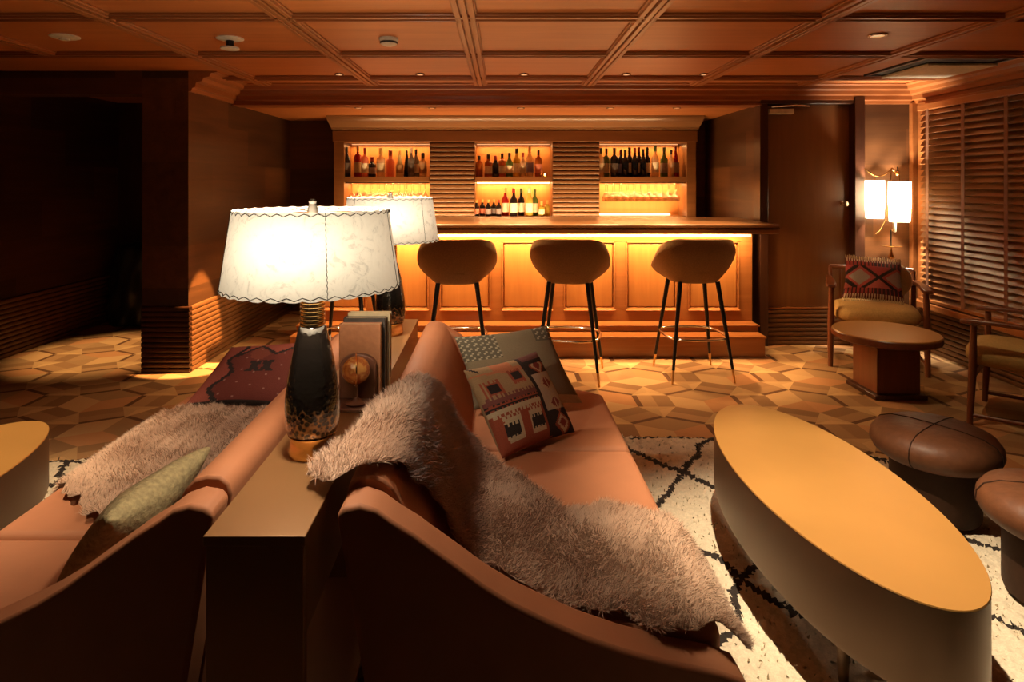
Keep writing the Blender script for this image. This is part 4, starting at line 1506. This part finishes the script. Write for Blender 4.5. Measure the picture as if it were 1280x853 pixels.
def rug(label, poly, seed, nbl, lat, border):
    rng = np.random.default_rng(seed)
    poly = np.array(poly, float)
    n = len(poly)
    IV = np.array((.66, .56, .41)); BK = np.array((.030, .022, .018))
    lo, hi = poly.min(0), poly.max(0)
    (cx, cy, wx, wy) = lat
    def is_line(p, thr):
        w_ = np.array([(mnoise.noise(Vector((a_[0] * 5, a_[1] * 5, seed))), mnoise.noise(Vector((a_[0] * 5, a_[1] * 5, seed + 5)))) for a_ in p]) * .05
        q = p + w_
        A = (q[:, 0] - cx) / wx + (q[:, 1] - cy) / wy
        B = (q[:, 0] - cx) / wx - (q[:, 1] - cy) / wy
        da = np.abs(A - np.round(A)); db = np.abs(B - np.round(B))
        ln = np.minimum(da, db) < thr
        if border is not None: ln |= np.abs(q[:, 1] - border) < .010
        return ln
    def in_poly(p):
        ins = np.zeros(len(p), bool); j = n - 1
        for i in range(n):
            xi, yi = poly[i]; xj, yj = poly[j]
            ins ^= ((yi > p[:, 1]) != (yj > p[:, 1])) & (p[:, 0] < (xj - xi) * (p[:, 1] - yi) / (yj - yi + 1e-12) + xi)
            j = i
        return ins
    st_ = .011
    gx = np.arange(lo[0], hi[0] + st_, st_); gy = np.arange(lo[1], hi[1] + st_, st_)
    GX, GY = np.meshgrid(gx, gy, indexing='ij')
    gp = np.c_[GX.ravel(), GY.ravel()]
    gp = gp + rng.normal(0, .0015, gp.shape)
    insd = in_poly(gp)
    Z = .016 + rng.normal(0, .0028, len(gp)) + .003 * np.sin(gp[:, 0] * 61 + 3 * np.sin(gp[:, 1] * 23)) * np.sin(gp[:, 1] * 57 + 2 * np.sin(gp[:, 0] * 31))
    NXg, NYg = len(gx), len(gy)
    idx = np.arange(len(gp)).reshape(NXg, NYg)
    F = np.stack([idx[:-1, :-1], idx[1:, :-1], idx[1:, 1:], idx[:-1, 1:]], -1).reshape(-1, 4)
    keep = insd[F].all(axis=1)
    F = F[keep]
    fc = gp[F].mean(axis=1)
    ln = is_line(fc, .036 + rng.normal(0, .008, len(fc)))
    FC = np.where(ln[:, None], BK, IV * rng.uniform(.90, 1.05, (len(fc), 1)))
    vs = np.c_[gp, Z].tolist()
    base_n = len(vs)
    vs += [(x, y, 0.002) for x, y in poly] + [(x, y, .010) for x, y in poly]
    fs = [tuple(f) for f in F.tolist()] + [tuple(base_n + i for i in range(n - 1, -1, -1))] + [(base_n + i, base_n + (i + 1) % n, base_n + n + (i + 1) % n, base_n + n + i) for i in range(n)]
    fcols = [tuple(c) for c in FC.tolist()] + [tuple(IV)] * (n + 1)
    pts = rng.uniform(lo, hi, (int(nbl * 1.6), 2))
    pts = pts[in_poly(pts)][:nbl]
    k = len(pts)
    line = is_line(pts, .036 + rng.normal(0, .008, k))
    cols = np.where(line[:, None], BK, IV * rng.uniform(.92, 1.08, (k, 1)))
    roots = np.c_[pts, np.full(k, .014)]
    d = np.c_[rng.normal(0, .6, (k, 2)), np.ones(k)]
    sides = np.cross(d, rng.normal(0, 1, (k, 3)))
    ob = blade_mesh('rug', roots, d, sides, rng.uniform(.008, .019, k), rng.uniform(.002, .0038, k), cols, MT['rug'], base=(vs, fs, fcols), nrm=(lambda a: a / np.linalg.norm(a, axis=1, keepdims=True))(np.c_[rng.normal(0, .3, (k, 2)), np.ones(k)]))
    tag(ob, label, 'rug')
    return ob


rug('shaggy ivory rug with black diamond lines under the right coffee table', [(-.2, .85), (2.45, .85), (2.5, 1.8), (2.42, 2.45), (2.30, 2.72), (2.1, 2.95), (1.9, 3.15), (1.5, 3.31), (1.14, 3.385), (.6, 3.41), (-.05, 3.42)], 11, 9000, (.85, 2.975, .56, .80), 3.385)
rug('shaggy ivory rug with black lines under the left coffee table', [(-3.2, .9), (-.75, .9), (-.75, 3.06), (-2.1, 3.12), (-3.2, 3.05)], 12, 4000, (-2.05, 2.9, .56, .80), 3.08)


# ------------------------------------------------------------------ coffee tables
def coffee_table(cx, cy, label):
    a, b_ = .265, .665
    t = thing('coffee_table', label, 'table', (cx, cy, .016), group='surfboard-shaped gold coffee tables')
    n = 96
    el = lambda s, z: [((a * s) * math.cos(2 * PI * i / n), (b_ - a * (1 - s)) * math.sin(2 * PI * i / n), z) for i in range(n)]
    m = M()
    H = .404
    vs = el(1, H - .003) + el(.994, H)
    fs = [tuple(n + i for i in range(n))] + [(i, (i + 1) % n, n + (i + 1) % n, n + i) for i in range(n)]
    vs += el(1, H - .004)
    fs.append(tuple(2 * n + i for i in range(n - 1, -1, -1)))
    m.add(vs, fs)
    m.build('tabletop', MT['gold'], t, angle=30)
    m = M()
    loops = [el(.995, H - .004), el(.997, .19), el(.985, .176), el(.93, .176), el(.93, .20)]
    vs = [p for l in loops for p in l]
    fs = [(j * n + i, (j + 1) * n + i, (j + 1) * n + (i + 1) % n, j * n + (i + 1) % n) for j in range(len(loops) - 1) for i in range(n)]
    fs.append(tuple(4 * n + i for i in range(n)))
    m.add(vs, fs)
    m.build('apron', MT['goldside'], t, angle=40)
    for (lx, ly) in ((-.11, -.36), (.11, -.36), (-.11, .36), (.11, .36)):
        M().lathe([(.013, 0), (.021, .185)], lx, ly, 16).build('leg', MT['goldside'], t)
    return t


c1 = coffee_table(1.055, 2.09, 'long surfboard-shaped gold coffee table on the right ivory rug')
clone(c1, (-1.93, 1.90, .016), 0, 'gold surfboard-shaped coffee table cut off at the left edge, beside the left sofa')


# ------------------------------------------------------------------ poufs
def pouf(x, y, label):
    t = thing('pouf', label, 'pouf', (x, y, .0165), group='mushroom leather poufs')
    n = 48
    cap = [(.165, .235), (.195, .242), (.222, .262), (.235, .29), (.232, .320), (.212, .348), (.17, .366), (.10, .374), (.002, .376)]
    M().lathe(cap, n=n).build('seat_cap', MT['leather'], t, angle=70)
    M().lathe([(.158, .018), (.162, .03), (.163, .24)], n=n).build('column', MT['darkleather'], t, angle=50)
    s = M()
    for a0 in (0.6, 0.6 + PI / 2, .6 + PI, .6 + 1.5 * PI):
        pts = [((r + .0012) * math.cos(a0), (r + .0012) * math.sin(a0), z + .001) for r, z in cap[1:]]
        s.tube(pts, .0022, 6)
    s.build('seams', MT['darkleather'], t)
    return t


p1 = pouf(1.80, 2.60, 'brown leather pouf with a wide cap behind the right coffee table')
clone(p1, (1.845, 2.05, .0165), .5, 'brown leather pouf cut off by the right edge, nearer the camera')

# ------------------------------------------------------------------ low round table
t = thing('side_table', 'low round brass-topped table with faceted dark pedestal by the armchair', 'table', (2.56, 4.17, 0))
M().lathe([(.30, .352), (.318, .362), (.322, .378), (.32, .398), (.316, .402)], n=64).build('tabletop_rim', MT['chairwood'], t)
M().lathe([(.002, .396), (.314, .396), (.316, .404), (.312, .4075), (.002, .4075)], n=64).build('tabletop', MT['gold'], t)
M().box(-.14, .14, -.14, .14, .03, .355).build('pedestal', MT['chairwood'], t, bevel=.004)
M().box(-.17, .17, -.17, .17, 0, .03).build('base', MT['frame'], t, bevel=.004)


# ------------------------------------------------------------------ wooden armchairs
def armchair(loc, rz, label, fab, first=None):
    t = thing('armchair', label, 'armchair', loc, rz, group='wooden lounge armchairs')
    W = .31
    for sx in (-1, 1):
        # tapered legs leaning slightly
        M().tube([(sx * W, -.27, .0), (sx * (W - .004), -.255, .33), (sx * (W - .008), -.25, .60)], [.017, .024, .019], 12).build('front_leg', MT['chairwood'], t)
        M().tube([(sx * (W - .01), .31, .0), (sx * (W - .02), .26, .33), (sx * (W - .02), .24, .585)], [.015, .021, .018], 12).build('rear_leg', MT['chairwood'], t)
        M().tube([(sx * W, -.268, .06), (sx * (W - .012), .298, .075)], .011, 10).build('side_rail', MT['chairwood'], t)
        arm = M()
        out = [(-.32, .612, .030), (-.25, .622, .040), (-.10, .622, .034), (.08, .612, .026), (.22, .604, .028), (.28, .606, .022)]
        vs = []
        for y, z, w_ in out:
            cx = sx * (W - .005)
            vs += [(cx - w_, y, z - .008), (cx + w_, y, z - .008), (cx + w_ * .85, y, z + .016), (cx - w_ * .85, y, z + .016)]
        fs = [(0, 1, 2, 3), tuple(len(vs) - 4 + i for i in (3, 2, 1, 0))]
        for i in range(len(out) - 1):
            for k in range(4):
                fs.append((i * 4 + k, i * 4 + (k + 1) % 4, (i + 1) * 4 + (k + 1) % 4, (i + 1) * 4 + k)[::-1])
        arm.add(vs, fs).build('armrest', MT['chairwood'], t, bevel=.006)
    M().box(-W, W, -.27, -.235, .29, .345).build('front_rail', MT['chairwood'], t, bevel=.006)
    M().box(-W + .02, W - .02, .24, .27, .27, .32).build('rear_rail', MT['chairwood'], t, bevel=.006)
    # curved back
    pts = [(x, .30 + .05 * (1 - (x / W) ** 2), .69) for x in [(-W + .01) + (2 * W - .02) * i / 14 for i in range(15)]]
    M().tube(pts, .020, 10).build('top_rail', MT['chairwood'], t)
    for sx in (-1, 1):
        M().tube([(sx * (W - .02), .255, .57), (sx * (W - .015), .30, .69)], .016, 10).build('back_post', MT['chairwood'], t)
    for i in range(7):
        x = -.22 + .44 * i / 6
        M().tube([(x, .258, .31), (x, .30 + .05 * (1 - (x / W) ** 2), .69)], .007, 8).build('spindle', MT['chairwood'], t)
    # seat cushion: rounded superellipse pad
    n = 48
    vs = []
    prof = [(.55, .345), (.93, .350), (1.0, .375), (1.0, .415), (.95, .445), (.8, .460), (.4, .468), (.01, .470)]
    for s, z in prof:
        for i in range(n):
            a = 2 * PI * i / n
            e = 4.5
            k = (abs(math.cos(a)) ** e + abs(math.sin(a)) ** e) ** (-1 / e)
            vs.append((.285 * s * k * math.cos(a), -.03 + .275 * s * k * math.sin(a) * 1.05, z + (.012 * -math.sin(a) * s)))
    fs = [(j * n + i, j * n + (i + 1) % n, (j + 1) * n + (i + 1) % n, (j + 1) * n + i) for j in range(len(prof) - 1) for i in range(n)]
    fs.append(tuple(range(n - 1, -1, -1))); fs.append(tuple((len(prof) - 1) * n + i for i in range(n)))
    M().add(vs, fs).build('seat_cushion', fab, t, angle=60)
    return t


armchair((2.894, 4.857, 0), math.radians(-26), 'wooden armchair with mustard seat beside the floor lamp, holding a kilim cushion', MT['seatfab'])
ac2 = armchair((3.06, 3.63, 0), math.radians(-135), 'wooden armchair with olive seat cut off by the right edge, before the blind', MT['seatfab2'])
ac2.scale = (.88, .88, .96)
ACM = Matrix.Translation((2.894, 4.857, 0)) @ Matrix.Rotation(math.radians(-26), 4, 'Z')
cushion('cushion', 'red and grey kilim cushion with cream fringes on the far armchair',
        [tuple(ACM @ Vector(p)) for p in ((-.22, .02, .478), (.20, .02, .478), (.20, .19, .765), (-.19, .19, .785))], .12, pat_chair, MT['kilim'], group='cushions on the far armchair', fringe=[(0, 1, .028), (3, 2, .024)])
t = thing('cushion', 'rounded beige cushion behind the fringed kilim cushion on the far armchair', 'cushion', tuple(ACM @ Vector((.13, .235, .47))), rz=math.radians(-26), group='cushions on the far armchair')
M().ball((0, 0, .145), .15, 28, 18, (1.0, .36, .97)).build('cushion_body', MT['cream'], t, angle=80)

# ------------------------------------------------------------------ floor lamp
FX, FY = 3.264, 5.24
t = thing('floor_lamp', 'brass floor lamp with two lit white cylinder shades in the right corner', 'lamp', (FX, FY, 0), world=True)
M().lathe([(.11, 0), (.115, .008), (.10, .018), (.02, .028), (.012, .04)], FX, FY, 32).build('base', MT['brass'], t)
M().lathe([(.006, .04), (.006, .78)], FX, FY, 12).build('pole', MT['brass'], t)
M().lathe([(.006, .74), (.02, .755), (.026, .775), (.014, .80), (.008, .83), (.006, .86)], FX, FY, 20).build('knuckle', MT['brass'], t)
M().lathe([(.006, .852), (.05, .856), (.082, .864), (.084, .869), (.05, .866), (.006, .862)], FX, FY, 32).build('tray', MT['brass'], t)
M().lathe([(.006, .86), (.006, 1.0)], FX, FY, 12).build('upper_pole', MT['black'], t)
M().lathe([(.006, .98), (.013, .985), (.015, 1.07), (.008, 1.10), (.006, 1.40)], FX + .03, FY, 16).build('socket_stem', MT['plaster'], t)
M().tube([(FX, FY, .99), (FX + .03, FY, 1.0)], .006, 8).build('bracket', MT['brass'], t)
arc = [(FX - .235 + .235 * i / 16, FY - .02, 1.515 - .075 * math.sin(PI * i / 16 * .93) + .02 * (i / 16)) for i in range(17)]
M().tube(arc, .0055, 8).build('bow_arm', MT['brass'], t)
tail = [(FX - .005, FY - .01, 1.52), (FX - .012, FY - .01, 1.40), (FX - .025, FY - .01, 1.2), (FX - .05, FY - .01, 1.08), (FX - .10, FY - .01, .99), (FX - .135, FY - .01, .965)]
M().tube(tail, .0055, 8).build('curved_tail', MT['brass'], t)
M().tube([(FX - .005, FY - .01, 1.52), (FX + .03, FY, 1.49)], .0055, 8).build('bracket', MT['brass'], t)
for cx, cz, r0, r1, h in ((FX - .155, 1.257, .066, .073, .315), (FX + .052, 1.238, .076, .082, .335)):
    zt_ = cz + h / 2
    s = M().lathe([(r0, cz - h / 2), ((r0 + r1) / 2 + .004, cz), (r1, cz + h / 2)], cx, FY - .03, 40, cap=False).build('lamp_shade', MT['shade2'], t, angle=70)
    M().tube([(cx - r1, FY - .03, zt_ - .01), (cx + r1, FY - .03, zt_ - .01)], .002, 6).tube([(cx, FY - .03, zt_ - .01), (cx, FY - .025, zt_ + .05)], .004, 8).build('hanger', MT['brass'], t)
    light('bulb', 'POINT', (cx, FY - .03, cz + .01), P_FLOOR_LAMP, LAMPC, .03)
M().ball((FX + .045, FY - .01, 1.475), .02, 16, 12).build('finial', MT['brass'], t)
M().tube([(FX + .045, FY - .01, 1.49), (FX + .048, FY - .01, 1.53)], .004, 8).build('finial_tip', MT['black'], t)

# ------------------------------------------------------------------ dark covered bundle in the left passage
t = thing('draped_cloth', 'black shiny cloth bundle hanging at the end of the dark left passage', 'cloth', (-3.62, 6.2, 0), world=True)
m = M()
NU, NV = 40, 30
vs = []
for j in range(NV + 1):
    q = j / NV
    for i in range(NU):
        a = 2 * PI * i / NU
        r = (.24 - .07 * q ** 2) * (1 + .10 * math.sin(a * 5 + q * 6) + .06 * math.sin(a * 9 - q * 9)) * (1 if q < .93 else math.sqrt(max(.02, (1 - q) / .07)))
        vs.append((-3.62 + r * math.cos(a) * 1.05, 6.20 + r * .8 * math.sin(a), .01 + .80 * q))
fs = [(j * NU + i, j * NU + (i + 1) % NU, (j + 1) * NU + (i + 1) % NU, (j + 1) * NU + i) for j in range(NV) for i in range(NU)]
fs.append(tuple(range(NU - 1, -1, -1))); fs.append(tuple(NV * NU + i for i in range(NU)))
m.add(vs, fs).build('cloth_cover', MT['blackcloth'], t, angle=70)

# helper property clean-up
for o in list(bpy.data.objects):
    if '_w' in o:
        del o['_w']
